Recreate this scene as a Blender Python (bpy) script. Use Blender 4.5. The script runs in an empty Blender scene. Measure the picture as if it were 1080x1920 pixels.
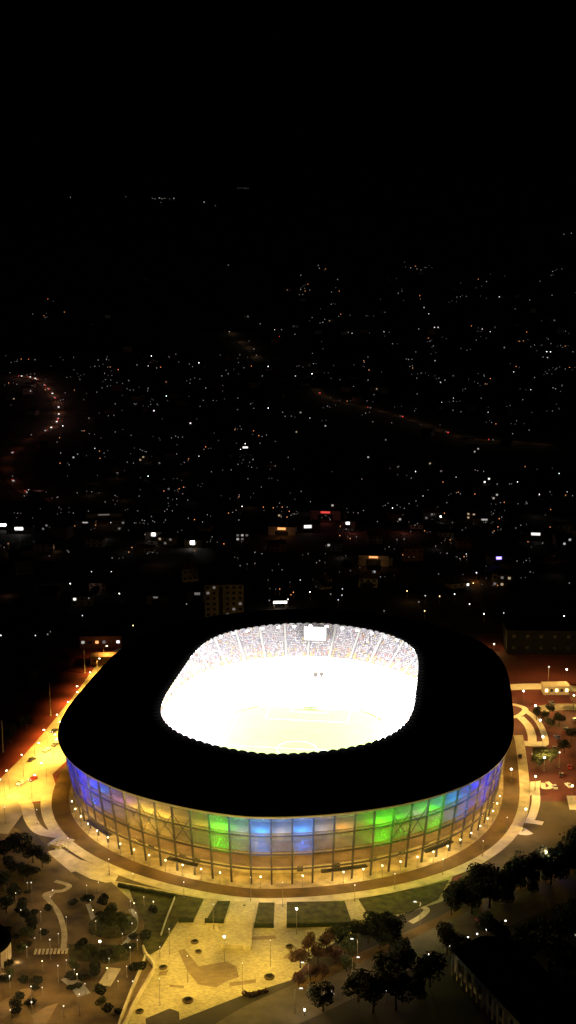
import bpy, math, random
import numpy as np
from mathutils import Vector, Matrix
random.seed(11); RS = np.random.RandomState(5)
C = bpy.context.scene.collection
R = math.radians
PI = math.pi

# ------------------------------------------------------------------ camera numbers (1080 x 1920 photo pixels)
FPX, PITCH, HC = 2330.9, 0.2016, 220.0
CP, SP = math.cos(PITCH), math.sin(PITCH)

def ray(px, py):
    u = (px - 540) / FPX; v = (960 - py) / FPX
    return u, CP + v * SP, -SP + v * CP

def G(px, py, z=0.0):
    """the point of the level ground seen at a place of the photo"""
    x, y, dz = ray(px, py); t = (z - HC) / dz
    return (x * t, y * t)

def sstep(t):
    t = min(1, max(0, t)); return t * t * (3 - 2 * t)

def terrain(x, y):
    h = 600 * sstep((y - 1500) / 5000) * (1 + 0.10 * math.sin(x / 1500 + 0.7))
    w = sstep((y - 1500) / 1500)
    h += w * (22 * math.sin(x / 410 + y / 900) + 16 * math.sin(y / 370 - x / 610 + 2))
    return max(h, 0.0)

def T(px, py):
    """the point of the terrain seen at a place of the photo"""
    x, y, dz = ray(px, py)
    t = 250.0
    while t < 12000:
        if HC + dz * t < terrain(x * t, y * t):
            lo, hi = t - 15, t
            for _ in range(12):
                m = (lo + hi) / 2
                if HC + dz * m < terrain(x * m, y * m): hi = m
                else: lo = m
            return (x * hi, y * hi, terrain(x * hi, y * hi))
        t += 15
    return None

def proj(x, y, z):
    dz = z - HC; d = y * CP - dz * SP; up = y * SP + dz * CP
    return 540 + FPX * x / d, 960 - FPX * up / d

# ------------------------------------------------------------------ materials
MATS = {}
def mat(name, col, rough=0.8, metal=0.0, var=0.0, scale=1.0, spec=0.3, bump=0.0, tex='noise', col2=None, detail=4.0, kind=None):
    m = bpy.data.materials.new(name); m.use_nodes = True
    nt = m.node_tree; b = nt.nodes['Principled BSDF']
    b.inputs['Roughness'].default_value = rough; b.inputs['Metallic'].default_value = metal
    b.inputs['Specular IOR Level'].default_value = spec
    b.inputs['Base Color'].default_value = (*col, 1)
    if var > 0 or col2 or bump > 0:
        tc = nt.nodes.new('ShaderNodeTexCoord')
        if tex == 'brick':
            n = nt.nodes.new('ShaderNodeTexBrick'); n.inputs['Scale'].default_value = scale
            n.inputs['Mortar Size'].default_value = 0.02
            c2 = col2 or tuple(c * (1 - var) for c in col)
            n.inputs['Color1'].default_value = (*col, 1); n.inputs['Color2'].default_value = (*c2, 1)
            n.inputs['Mortar'].default_value = (*[c * 0.82 for c in col], 1)
            nt.links.new(tc.outputs['Object'], n.inputs['Vector'])
            n2 = nt.nodes.new('ShaderNodeTexNoise'); n2.inputs['Scale'].default_value = scale * 0.2; n2.inputs['Detail'].default_value = 6
            nt.links.new(tc.outputs['Object'], n2.inputs['Vector'])
            mr = nt.nodes.new('ShaderNodeMapRange'); mr.inputs[3].default_value = 1 - var; mr.inputs[4].default_value = 1 + var
            nt.links.new(n2.outputs['Fac'], mr.inputs[0])
            mx = nt.nodes.new('ShaderNodeVectorMath'); mx.operation = 'SCALE'
            nt.links.new(n.outputs['Color'], mx.inputs[0]); nt.links.new(mr.outputs[0], mx.inputs['Scale'])
            nt.links.new(mx.outputs[0], b.inputs['Base Color'])
        else:
            n = nt.nodes.new('ShaderNodeTexNoise'); n.inputs['Scale'].default_value = scale; n.inputs['Detail'].default_value = detail
            nt.links.new(tc.outputs['Object'], n.inputs['Vector'])
            r = nt.nodes.new('ShaderNodeValToRGB')
            c1 = tuple(c * (1 - var) for c in col); c2 = col2 or tuple(min(1, c * (1 + var)) for c in col)
            r.color_ramp.elements[0].position = 0.34; r.color_ramp.elements[1].position = 0.66
            r.color_ramp.elements[0].color = (*c1, 1); r.color_ramp.elements[1].color = (*c2, 1)
            nt.links.new(n.outputs['Fac'], r.inputs['Fac']); nt.links.new(r.outputs['Color'], b.inputs['Base Color'])
            if bump > 0:
                bp = nt.nodes.new('ShaderNodeBump'); bp.inputs['Strength'].default_value = bump; bp.inputs['Distance'].default_value = 0.2
                nt.links.new(n.outputs['Fac'], bp.inputs['Height']); nt.links.new(bp.outputs['Normal'], b.inputs['Normal'])
    MATS[name] = m
    return m

def glow(name, col, strength, sample=False):
    m = bpy.data.materials.new(name); m.use_nodes = True
    nt = m.node_tree; nt.nodes.clear()
    o = nt.nodes.new('ShaderNodeOutputMaterial'); e = nt.nodes.new('ShaderNodeEmission')
    e.inputs['Color'].default_value = (*col, 1); e.inputs['Strength'].default_value = strength
    nt.links.new(e.outputs[0], o.inputs['Surface'])
    if not sample: m.cycles.emission_sampling = 'NONE'
    MATS[name] = m
    return m

def skin(name, clear, diffuse_col, tint):
    """a thin light-scattering facade film: part clear, part translucent"""
    m = bpy.data.materials.new(name); m.use_nodes = True
    nt = m.node_tree; nt.nodes.clear()
    o = nt.nodes.new('ShaderNodeOutputMaterial'); t = nt.nodes.new('ShaderNodeBsdfTransparent'); t.inputs['Color'].default_value = (*tint, 1)
    tr = nt.nodes.new('ShaderNodeBsdfTranslucent'); tr.inputs['Color'].default_value = (*diffuse_col, 1)
    gl = nt.nodes.new('ShaderNodeBsdfGlossy'); gl.inputs['Roughness'].default_value = 0.25; gl.inputs['Color'].default_value = (.3, .3, .3, 1)
    a = nt.nodes.new('ShaderNodeMixShader'); a.inputs[0].default_value = 0.1
    nt.links.new(tr.outputs[0], a.inputs[1]); nt.links.new(gl.outputs[0], a.inputs[2])
    tc = nt.nodes.new('ShaderNodeTexCoord'); n = nt.nodes.new('ShaderNodeTexNoise'); n.inputs['Scale'].default_value = 0.25; n.inputs['Detail'].default_value = 3
    nt.links.new(tc.outputs['Object'], n.inputs['Vector'])
    mr = nt.nodes.new('ShaderNodeMapRange'); mr.inputs[3].default_value = clear - 0.1; mr.inputs[4].default_value = clear + 0.1
    nt.links.new(n.outputs['Fac'], mr.inputs[0])
    x = nt.nodes.new('ShaderNodeMixShader'); nt.links.new(mr.outputs[0], x.inputs[0])
    nt.links.new(a.outputs[0], x.inputs[1]); nt.links.new(t.outputs[0], x.inputs[2]); nt.links.new(x.outputs[0], o.inputs['Surface'])
    MATS[name] = m
    return m

M = {}
M['earth'] = mat('dark earth', (.045, .036, .028), .95, var=.4, scale=.05, detail=8)
M['red'] = mat('red paving', (.105, .022, .019), .85, var=.3, scale=.06, detail=8)
M['redbrown'] = mat('red brown paving', (.10, .056, .017), .85, var=.4, scale=.1, detail=8)
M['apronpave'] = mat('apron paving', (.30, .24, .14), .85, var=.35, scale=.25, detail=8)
M['olivepave'] = mat('olive brown paving', (.080, .056, .020), .85, var=.4, scale=.07, detail=8)
M['parkearth'] = mat('park soil and paving', (.105, .072, .03), .9, var=.6, scale=.09, detail=8)
M['asphalt'] = mat('asphalt', (.10, .08, .06), .85, var=.25, scale=.15, detail=8)
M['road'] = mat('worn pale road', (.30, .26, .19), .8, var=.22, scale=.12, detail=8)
M['pave'] = mat('plaza paving', (.44, .375, .21), .8, var=.42, scale=.55, tex='brick')  # strong mottling paints soft shadows into the plaza colour
M['pale'] = mat('pale concrete', (.45, .39, .26), .8, var=.18, scale=.3, detail=6)
M['darkpave'] = mat('brown paving', (.23, .165, .09), .85, var=.25, scale=.25, tex='brick')
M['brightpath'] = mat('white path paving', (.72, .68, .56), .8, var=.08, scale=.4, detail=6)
M['field'] = mat('dark red earth field', (.15, .022, .018), .95, var=.5, scale=.05, detail=8)
M['lawn'] = mat('lawn', (.042, .040, .009), .95, var=.5, scale=.35, detail=8, bump=.4)
M['hedge'] = mat('clipped hedge', (.016, .022, .008), .95, var=.5, scale=2, detail=6, bump=.8)
M['leaf'] = mat('leaves', (.026, .034, .011), .8, var=.5, scale=.5)
M['leafdark'] = mat('dark needles', (.011, .014, .008), .85, var=.5, scale=.5)
M['leafred'] = mat('rusty leaves', (.075, .035, .022), .85, var=.5, scale=.5)
M['bark'] = mat('bark', (.06, .04, .025), .95, var=.4, scale=3)
M['steel'] = mat('painted steel', (.05, .042, .034), .6, var=.2, scale=.6)
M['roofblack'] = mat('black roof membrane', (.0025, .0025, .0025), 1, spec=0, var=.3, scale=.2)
M['soffit'] = mat('pale soffit', (.35, .35, .34), .8, var=.1, scale=.2)
M['concwall'] = mat('concourse wall', (.42, .35, .21), .8, var=.3, scale=.22, tex='brick')
M['slab'] = mat('floor slab', (.24, .19, .12), .85, var=.2, scale=.2)
M['conc'] = mat('grey concrete', (.30, .295, .29), .85, var=.15, scale=.3, detail=6)
M['seat'] = mat('lilac grey seats', (.36, .34, .37), .6, var=.25, scale=.8)
M['aisle'] = mat('bare concrete stairs', (.55, .54, .52), .8, var=.1, scale=.5)
M['pitch'] = mat('turf', (.090, .132, .030), .9, var=.10, scale=.15)
M['apron'] = mat('pitch surround', (.34, .33, .33), .85, var=.08, scale=.2)
M['line'] = mat('line paint', (.8, .8, .8), .7, var=.05, scale=1)
M['wall1'] = mat('plaster', (.30, .26, .21), .85, var=.2, scale=.3)
M['wall2'] = mat('brick wall', (.26, .12, .07), .9, var=.25, scale=1.2, tex='brick')
M['wall3'] = mat('grey render', (.22, .21, .20), .9, var=.2, scale=.3)
M['tile'] = mat('roof tiles', (.10, .05, .035), .85, var=.3, scale=.6)
M['flatroof'] = mat('bitumen roof', (.03, .028, .026), .9, var=.4, scale=.3)
M['darkroof'] = mat('dark brown sheet roof', (.045, .025, .018), .8, var=.3, scale=.4)
M['blackclad'] = mat('black sheet cladding', (.004, .004, .004), .9, spec=.1, var=.3, scale=.4)
M['pane'] = mat('dark glass', (.02, .024, .03), .12, spec=.6, var=.3, scale=.6)
M['pole'] = mat('galvanised pole', (.22, .19, .15), .55, metal=.3, var=.2, scale=1)
M['rubber'] = mat('tyre rubber', (.015, .015, .015), .9, var=.2, scale=3)
M['rim'] = mat('wheel rim', (.4, .4, .4), .4, metal=.7, var=.1, scale=4)
for k, c in (('white', (.6, .6, .58)), ('silver', (.35, .36, .37)), ('black', (.02, .02, .022)), ('red', (.3, .03, .025)), ('blue', (.04, .07, .2)), ('grey', (.12, .12, .125))):
    M['car' + k] = mat(k + ' car paint', c, .3, spec=.5, var=.06, scale=.8)
CROWD = [mat('clothes ' + n, c, .9, var=.25, scale=2) for n, c in (('grey', (.44, .43, .43)), ('lilac', (.53, .50, .54)), ('dark', (.20, .19, .22)), ('white', (.72, .72, .72)),
         ('red', (.50, .18, .16)), ('yellow', (.75, .56, .16)), ('blue', (.28, .33, .52)), ('orange', (.70, .42, .18)))]
M['skincol'] = mat('faces', (.36, .22, .15), .7, var=.2, scale=3)
# lights that are seen
M['L_hot'] = glow('lamp white hot', (1, .95, .85), 14)
M['L_white'] = glow('lamp white', (1, .97, .92), 5)
M['L_mid'] = glow('lamp mid', (1, .96, .9), 1.5)
M['L_dim'] = glow('lamp dim', (1, .93, .86), .42)
M['L_faint'] = glow('lamp faint', (1, .9, .84), .14)
M['L_warm'] = glow('lamp warm', (1, .66, .28), 5)
M['L_orange'] = glow('lamp orange', (1, .38, .12), 1.6)
M['L_red'] = glow('lamp red', (1, .08, .07), .9)
M['L_blue'] = glow('lamp violet blue', (.30, .22, 1), 4)
M['L_sodium'] = glow('sodium head', (1, .86, .55), 9)
M['L_park'] = glow('park lamp head', (1, .93, .74), 6)
M['L_sconce'] = glow('wall light', (1, .90, .62), 3.0)
M['L_flood'] = glow('floodlight lens', (1, 1, 1), 30)
M['L_screen'] = glow('video screen', (.97, 1, 1), 1.7, True)
M['L_window'] = glow('lit window', (1, .78, .46), .4)
M['L_cold'] = glow('lit window cold', (.92, .97, 1), .45)

# ------------------------------------------------------------------ mesh helpers
class MB:
    def __init__(s): s.v = []; s.f = []; s.m = []
    def add(s, vs, fs, mi=0):
        o = len(s.v); s.v += [tuple(p) for p in vs]
        s.f += [tuple(i + o for i in f) for f in fs]; s.m += [mi] * len(fs)
    def box(s, c, d, rz=0.0, mi=0, taper=1.0):
        x, y, z = d[0] / 2, d[1] / 2, d[2] / 2; ca, sa = math.cos(rz), math.sin(rz); vs = []
        for dz, k in ((-z, 1), (z, taper)):
            for a, b in ((-x, -y), (x, -y), (x, y), (-x, y)):
                a *= k; b *= k
                vs.append((c[0] + a * ca - b * sa, c[1] + a * sa + b * ca, c[2] + dz))
        s.add(vs, [(3, 2, 1, 0), (4, 5, 6, 7), (0, 1, 5, 4), (1, 2, 6, 5), (2, 3, 7, 6), (3, 0, 4, 7)], mi)
    def tube(s, p0, p1, r0, r1, n=8, mi=0, cap=True):
        p0, p1 = Vector(p0), Vector(p1); d = (p1 - p0)
        if d.length < 1e-6: return
        d.normalize(); a = d.orthogonal().normalized(); b = d.cross(a)
        vs = []
        for p, r in ((p0, r0), (p1, r1)):
            for i in range(n):
                t = 2 * PI * i / n; vs.append(p + a * (r * math.cos(t)) + b * (r * math.sin(t)))
        fs = [(i, (i + 1) % n, n + (i + 1) % n, n + i) for i in range(n)]
        if cap: fs += [tuple(range(n - 1, -1, -1)), tuple(range(n, 2 * n))]
        s.add(vs, fs, mi)
    def lathe(s, prof, c=(0, 0, 0), n=10, mi=0):
        vs = []; fs = []
        for r, z in prof:
            for i in range(n):
                t = 2 * PI * i / n; vs.append((c[0] + r * math.cos(t), c[1] + r * math.sin(t), c[2] + z))
        for k in range(len(prof) - 1):
            for i in range(n):
                fs.append((k * n + i, k * n + (i + 1) % n, (k + 1) * n + (i + 1) % n, (k + 1) * n + i))
        fs.append(tuple(range(n - 1, -1, -1))); fs.append(tuple(range((len(prof) - 1) * n, len(prof) * n)))
        s.add(vs, fs, mi)
    def prism(s, pts, z0, z1, mi=0):
        n = len(pts)
        if sum(pts[i][0] * pts[(i + 1) % n][1] - pts[(i + 1) % n][0] * pts[i][1] for i in range(n)) < 0: pts = pts[::-1]
        vs = [(p[0], p[1], z0) for p in pts] + [(p[0], p[1], z1) for p in pts]
        s.add(vs, [tuple(range(n - 1, -1, -1)), tuple(range(n, 2 * n))] + [(i, (i + 1) % n, n + (i + 1) % n, n + i) for i in range(n)], mi)
    def mesh(s, name, mats, smooth=False):
        me = bpy.data.meshes.new(name); me.from_pydata(s.v, [], s.f)
        for m in (mats if isinstance(mats, (list, tuple)) else [mats]): me.materials.append(m)
        if any(s.m): me.polygons.foreach_set('material_index', s.m)
        if smooth: me.polygons.foreach_set('use_smooth', [True] * len(s.f))
        me.update(); return me
    def build(s, name, mats, parent=None, smooth=False):
        return link(name, s.mesh(name, mats, smooth), parent)

def link(name, data, parent=None):
    o = bpy.data.objects.new(name, data); C.objects.link(o)
    if parent is not None: o.parent = parent
    return o

def tag(o, label=None, cat=None, group=None, kind=None):
    if label and len(label.replace('-', ' ').split()) > 16: print('LONG', len(label.split()), label)
    if label: o['label'] = label
    if cat: o['category'] = cat
    if group: o['group'] = group
    if kind: o['kind'] = kind
    return o

def empty(name, loc, rz=0.0):
    o = bpy.data.objects.new(name, None); C.objects.link(o); o.location = loc; o.rotation_euler = (0, 0, rz); o.empty_display_size = 1
    return o

def light(name, kind, loc, power, col, parent=None, radius=.25, aim=None, angle=None, blend=.5):
    d = bpy.data.lights.new(name, kind); d.energy = power; d.color = col; d.shadow_soft_size = radius
    if kind == 'SPOT': d.spot_size = angle; d.spot_blend = blend
    o = bpy.data.objects.new(name, d); C.objects.link(o); o.location = loc
    if aim is not None: o.rotation_euler = (Vector(aim) - Vector(loc)).to_track_quat('-Z', 'Y').to_euler()
    if parent is not None: o.parent = parent
    return o

def sheet(name, pts, z, m, parent=None, kind='structure'):
    """a level sheet of ground from a list of ground points"""
    n = len(pts)
    if sum(pts[i][0] * pts[(i + 1) % n][1] - pts[(i + 1) % n][0] * pts[i][1] for i in range(n)) < 0: pts = pts[::-1]
    b = MB(); b.add([(p[0], p[1], z) for p in pts], [tuple(range(n))])
    o = b.build(name, m, parent)
    return tag(o, kind=kind)

def GP(pix): return [G(*p) for p in pix]

def smooth_line(pts, k=8):
    """Catmull-Rom through 2-D or 3-D points"""
    P = [np.array(p, float) for p in pts]; P = [2 * P[0] - P[1]] + P + [2 * P[-1] - P[-2]]; out = []
    for i in range(1, len(P) - 2):
        for j in range(k):
            t = j / k; a, b, c, d = P[i - 1:i + 3]
            out.append(.5 * ((2 * b) + (-a + c) * t + (2 * a - 5 * b + 4 * c - d) * t * t + (-a + 3 * b - 3 * c + d) * t ** 3))
    out.append(P[-2]); return out

def strip(name, pts, width, z, m, zs=None):
    """a path along a centre line"""
    L, Rr = [], []
    n = len(pts); pts = [np.array(p[:2], float) for p in pts]
    for i in range(n):
        d = pts[min(i + 1, n - 1)] - pts[max(i - 1, 0)]; d /= np.linalg.norm(d) + 1e-9
        w = (width[i] if hasattr(width, '__len__') else width) / 2
        nn = np.array((-d[1], d[0])) * w; L.append(pts[i] + nn); Rr.append(pts[i] - nn)
    b = MB(); vs = []
    for i in range(n):
        zz = z if zs is None else zs[i] + z
        vs += [(*L[i], zz), (*Rr[i], zz)]
    b.add(vs, [(2 * i, 2 * i + 1, 2 * i + 3, 2 * i + 2) for i in range(n - 1)])
    return tag(b.build(name, m), kind='structure')

ORD = ['first', 'second', 'third', 'fourth', 'fifth', 'sixth', 'seventh', 'eighth', 'ninth', 'tenth', 'eleventh', 'twelfth', 'thirteenth', 'fourteenth', 'fifteenth',
       'sixteenth', 'seventeenth', 'eighteenth', 'nineteenth', 'twentieth']
def nth(i):
    if i < 20: return ORD[i]
    t = {2: 'twenty', 3: 'thirty', 4: 'forty', 5: 'fifty', 6: 'sixty', 7: 'seventy', 8: 'eighty', 9: 'ninety'}
    k = i + 1
    if k >= 100: return '%dth' % k
    if k % 10 == 0: return t[k // 10][:-1] + 'ieth'
    return t[k // 10] + '-' + ORD[k % 10 - 1]

# ------------------------------------------------------------------ world, camera, moon
w = bpy.data.worlds.new('World'); bpy.context.scene.world = w; w.use_nodes = True
nt = w.node_tree; bg = nt.nodes['Background']; sky = nt.nodes.new('ShaderNodeTexSky'); sky.sky_type = 'NISHITA'; sky.sun_disc = False
sky.sun_elevation = R(-4); sky.sun_rotation = R(200); bg.inputs['Strength'].default_value = 0.0004
nt.links.new(sky.outputs[0], bg.inputs['Color'])
moon = bpy.data.lights.new('moonlight', 'SUN'); moon.energy = 0.0012; moon.angle = R(.5); moon.color = (.85, .9, 1)
mo = bpy.data.objects.new('moonlight', moon); C.objects.link(mo); mo.rotation_euler = (R(40), 0, R(30))
cam = bpy.data.cameras.new('camera'); co = bpy.data.objects.new('camera', cam); C.objects.link(co)
co.location = (0, 0, HC); co.rotation_euler = (PI / 2 - PITCH, 0, 0)
cam.sensor_fit = 'VERTICAL'; cam.sensor_height = 24; cam.lens = 24 * FPX / 1920; cam.clip_start = 1; cam.clip_end = 30000
S = bpy.context.scene; S.camera = co
S.view_settings.view_transform = 'Standard'; S.view_settings.look = 'None'; S.view_settings.exposure = 0; S.view_settings.gamma = 1
S.render.engine = 'CYCLES'; S.cycles.use_denoising = True; S.cycles.max_bounces = 5; S.cycles.transparent_max_bounces = 12
S.cycles.sample_clamp_indirect = 4; S.cycles.use_light_tree = True; S.cycles.caustics_reflective = False; S.cycles.caustics_refractive = False

# ------------------------------------------------------------------ terrain
xs = np.concatenate([np.arange(-6000, -600, 120), np.arange(-600, 600, 60), np.arange(600, 6001, 120)])
ys = np.concatenate([np.arange(-600, 1200, 150), np.arange(1200, 7600, 80), np.arange(7600, 12001, 400)])
vs = [(x, y, terrain(x, y)) for y in ys for x in xs]; nx = len(xs)
fs = [(j * nx + i, j * nx + i + 1, (j + 1) * nx + i + 1, (j + 1) * nx + i) for j in range(len(ys) - 1) for i in range(nx - 1)]
b = MB(); b.add(vs, fs); tag(b.build('ground', M['earth'], smooth=True), kind='structure')

# ------------------------------------------------------------------ stadium
SX, SY, YAW = 3.959, 535.29, -0.1355
AO, BO, MO_, NO_ = 96.056, 132.32, 1.6045, 3.4123
AI, BI, MI_, NI_ = 54.02, 87.85, 1.5355, 4.2653
AB, BB = 90.44, 127.28
HO, HI = 28.86, 33.54
cy_, sy_ = math.cos(YAW), math.sin(YAW)
def S2W(x, y): return (SX + x * cy_ - y * sy_, SY + x * sy_ + y * cy_)
def W2S(x, y): return ((x - SX) * cy_ + (y - SY) * sy_, -(x - SX) * sy_ + (y - SY) * cy_)

def outline(a, b_, m, n, N, start=0):
    """N points, evenly spaced, along |x/a|^m+|y/b|^n=1, from the end nearest the camera, anticlockwise"""
    t = np.linspace(-PI / 2, 1.5 * PI, 6000); c, s = np.cos(t), np.sin(t)
    lo = np.zeros_like(t); hi = np.full_like(t, 2 * max(a, b_))
    for _ in range(45):
        r = (lo + hi) / 2; g = np.abs(r * c / a) ** m + np.abs(r * s / b_) ** n
        lo = np.where(g < 1, r, lo); hi = np.where(g < 1, hi, r)
    p = np.stack([r * c, r * s], -1); d = np.r_[0, np.cumsum(np.linalg.norm(np.diff(p, axis=0), axis=1))]
    u = (np.arange(N) + start) / N * d[-1]
    return np.stack([np.interp(u, d, p[:, 0]), np.interp(u, d, p[:, 1])], -1)
def O_out(N, off=0, st=0): return outline(AO + off, BO + off, MO_, NO_, N, st)
def O_in(N, off=0, st=0): return outline(AI + off, BI + off, MI_, NI_, N, st)
def O_base(N, off=0, st=0): return outline(AB + off, BB + off, MO_, NO_, N, st)
def normals(p):
    d = np.roll(p, -1, 0) - np.roll(p, 1, 0); n = np.stack([d[:, 1], -d[:, 0]], -1)
    return n / np.linalg.norm(n, axis=1)[:, None]

stadium = empty('stadium', (SX, SY, 0), YAW)
tag(stadium, 'large oval stadium with black ring roof, floodlit bowl and glowing coloured facade', 'stadium')
def ringmesh(rings, name, mats, closed=False, mi=None, smooth=True, parent=stadium):
    """rings: list of (Nx2, z or array)"""
    N = len(rings[0][0]); b = MB(); vs = []
    for p, z in rings:
        zz = np.broadcast_to(z, (N,)); vs += [(p[i, 0], p[i, 1], zz[i]) for i in range(N)]
    K = len(rings)
    for k in range(K if closed else K - 1):
        k2 = (k + 1) % K
        b.f += [(k * N + i, k * N + (i + 1) % N, k2 * N + (i + 1) % N, k2 * N + i) for i in range(N)]
        b.m += [0 if mi is None else mi[k]] * N
    b.v = vs
    return b.build(name, mats, parent, smooth)

# roof: 120 barrel-vaulted bays, sloping down to the outer edge
NB, SEG = 120, 8; N = NB * SEG
u = (np.arange(N) % SEG) / SEG * 2 - 1; arch = np.clip(1 - np.abs(u) ** 2.2, 0, 1)
po, pi_ = O_out(N), O_in(N)
rings = []
for k in range(9):
    t = k / 8; p = po * (1 - t) + pi_ * t
    rings.append((p, HO + (HI - HO) * (t ** .9) + .62 * arch * max(0, (t - .12) / .88)))
rings.append((pi_ * 1.0, HI - .16 + .62 * arch))
for k in range(7, -1, -1):
    t = k / 8; p = po * (1 - t) + pi_ * t
    if k == 0: p = O_out(N, -.35)
    rings.append((p, HO - .95 + .6 * t + (HI - HO) * (t ** .9) + .55 * arch * max(0, (t - .12) / .88)))
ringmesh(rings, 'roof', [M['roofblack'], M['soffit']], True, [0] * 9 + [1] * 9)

# bowl
NS = 240
def stands(name, f0, f1, rows, m):
    (a0, b0, z0), (a1, b1, z1) = f0, f1; rg = []
    for r in range(rows + 1):
        t = r / rows; p = outline(a0 + (a1 - a0) * t, b0 + (b1 - b0) * t, 1.75 + .0 * t, 3.2, NS)
        z = z0 + (z1 - z0) * (t ** 1.12)
        if r > 0: rg.append((p, rg[-1][1]))
        rg.append((p, z))
    return ringmesh(rg, name, m, smooth=False)
LOW = ((44.5, 63, 1.6), (63, 88, 12.0)); UP = ((62.6, 87.6, 14.6), (80.0, 116.3, 28.3))
stands('lower_tier', *LOW, 20, M['seat']); stands('upper_tier', *UP, 24, M['seat'])
ring = lambda a, b_: outline(a, b_, 1.75, 3.2, NS)
ringmesh([(ring(44.5, 63), 0), (ring(44.5, 63), 2.7), (ring(44.2, 62.7), 2.7), (ring(44.2, 62.7), 0)], 'pitch_wall', M['aisle'], smooth=False)
ringmesh([(ring(63.0, 88), 12.0), (ring(63.02, 88.02), 14.2), (ring(62.4, 87.4), 14.2), (ring(62.4, 87.4), 15.7), (ring(62.6, 87.6), 15.7), (ring(62.6, 87.6), 14.6)], 'tier_parapet', M['aisle'], smooth=False)
for i in range(44):      # bare radial stairs between the blocks of seats
    b = MB(); q = ring(UP[0][0], UP[0][1]); q1 = ring(UP[1][0], UP[1][1]); j = (i + .5) / 44 * NS
    f = lambda p: np.array([np.interp(j, np.arange(NS + 1), np.r_[p[:, k], p[0, k]]) for k in (0, 1)])
    a_, c_ = f(q), f(q1); d = c_ - a_; d /= np.linalg.norm(d); nn = np.array((-d[1], d[0])) * .55
    vs = []; fs = []
    for r in range(25):
        t = r / 24; pnt = a_ + (c_ - a_) * t; z = UP[0][2] + (UP[1][2] - UP[0][2]) * t ** 1.12 + .55
        vs += [(*(pnt - nn), z), (*(pnt + nn), z)]
    fs = [(2 * r, 2 * r + 1, 2 * r + 3, 2 * r + 2)[::-1] for r in range(24)]
    b.add(vs, fs); b.build('aisle_stair', M['aisle'], stadium)
for k in (-1, 1):        # two dark mouths in the lower tier
    b = MB(); x0 = 1.2 + k * 1.7; yy = 80.5
    b.box((x0, yy, 8.2), (1.7, 3.0, 3.4)); b.build('vomitory', M['steel'], stadium)

# pitch and its surround
def local_sheet(name, pts, z, m): return sheet(name, [S2W(*p) for p in pts], z, M[m])
sheet('pitch_surround', [S2W(*p) for p in ring(44.3, 62.8)], .02, M['apron'])
local_sheet('football_pitch', [(-36, -54.5), (36, -54.5), (36, 54.5), (-36, 54.5)], .035, 'pitch')
b = MB()
def ln(x0, y0, x1, y1, wd=.14):
    dx, dy = x1 - x0, y1 - y0; l = math.hypot(dx, dy); nx_, ny_ = -dy / l * wd / 2, dx / l * wd / 2
    q = [S2W(x0 + nx_, y0 + ny_), S2W(x1 + nx_, y1 + ny_), S2W(x1 - nx_, y1 - ny_), S2W(x0 - nx_, y0 - ny_)]
    b.add([(p[0], p[1], .043) for p in q], [(3, 2, 1, 0)])
for a in (-34, 34): ln(a, -52.5, a, 52.5)
for a in (-52.5, 0, 52.5): ln(-34, a, 34, a)
for s in (-1, 1):
    for wx, dy in ((20.16, 16.5), (9.16, 5.5)):
        ln(-wx, s * 52.5, -wx, s * (52.5 - dy)); ln(wx, s * 52.5, wx, s * (52.5 - dy)); ln(-wx, s * (52.5 - dy), wx, s * (52.5 - dy))
for i in range(48):
    t0, t1 = 2 * PI * i / 48, 2 * PI * (i + 1) / 48; ln(9.15 * math.cos(t0), 9.15 * math.sin(t0), 9.15 * math.cos(t1), 9.15 * math.sin(t1))
tag(b.build('pitch_markings', M['line']), kind='structure')
gx, gy = S2W(0, 52.5); goal = empty('football_goal', (gx, gy, .04), YAW); tag(goal, 'white football goal at the far end of the floodlit pitch', 'goal')
b = MB(); b.tube((-3.66, 0, 0), (-3.66, 0, 2.44), .06, .06); b.tube((3.66, 0, 0), (3.66, 0, 2.44), .06, .06); b.tube((-3.72, 0, 2.44), (3.72, 0, 2.44), .06, .06)
b.build('goal_frame', M['line'], goal)
b = MB(); b.add([(-3.6, .05, 2.4), (3.6, .05, 2.4), (3.6, 1, 2.3), (-3.6, 1, 2.3), (3.6, 2, 0), (-3.6, 2, 0)], [(0, 1, 2, 3), (3, 2, 4, 5)]); b.build('net', M['conc'], goal)

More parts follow.
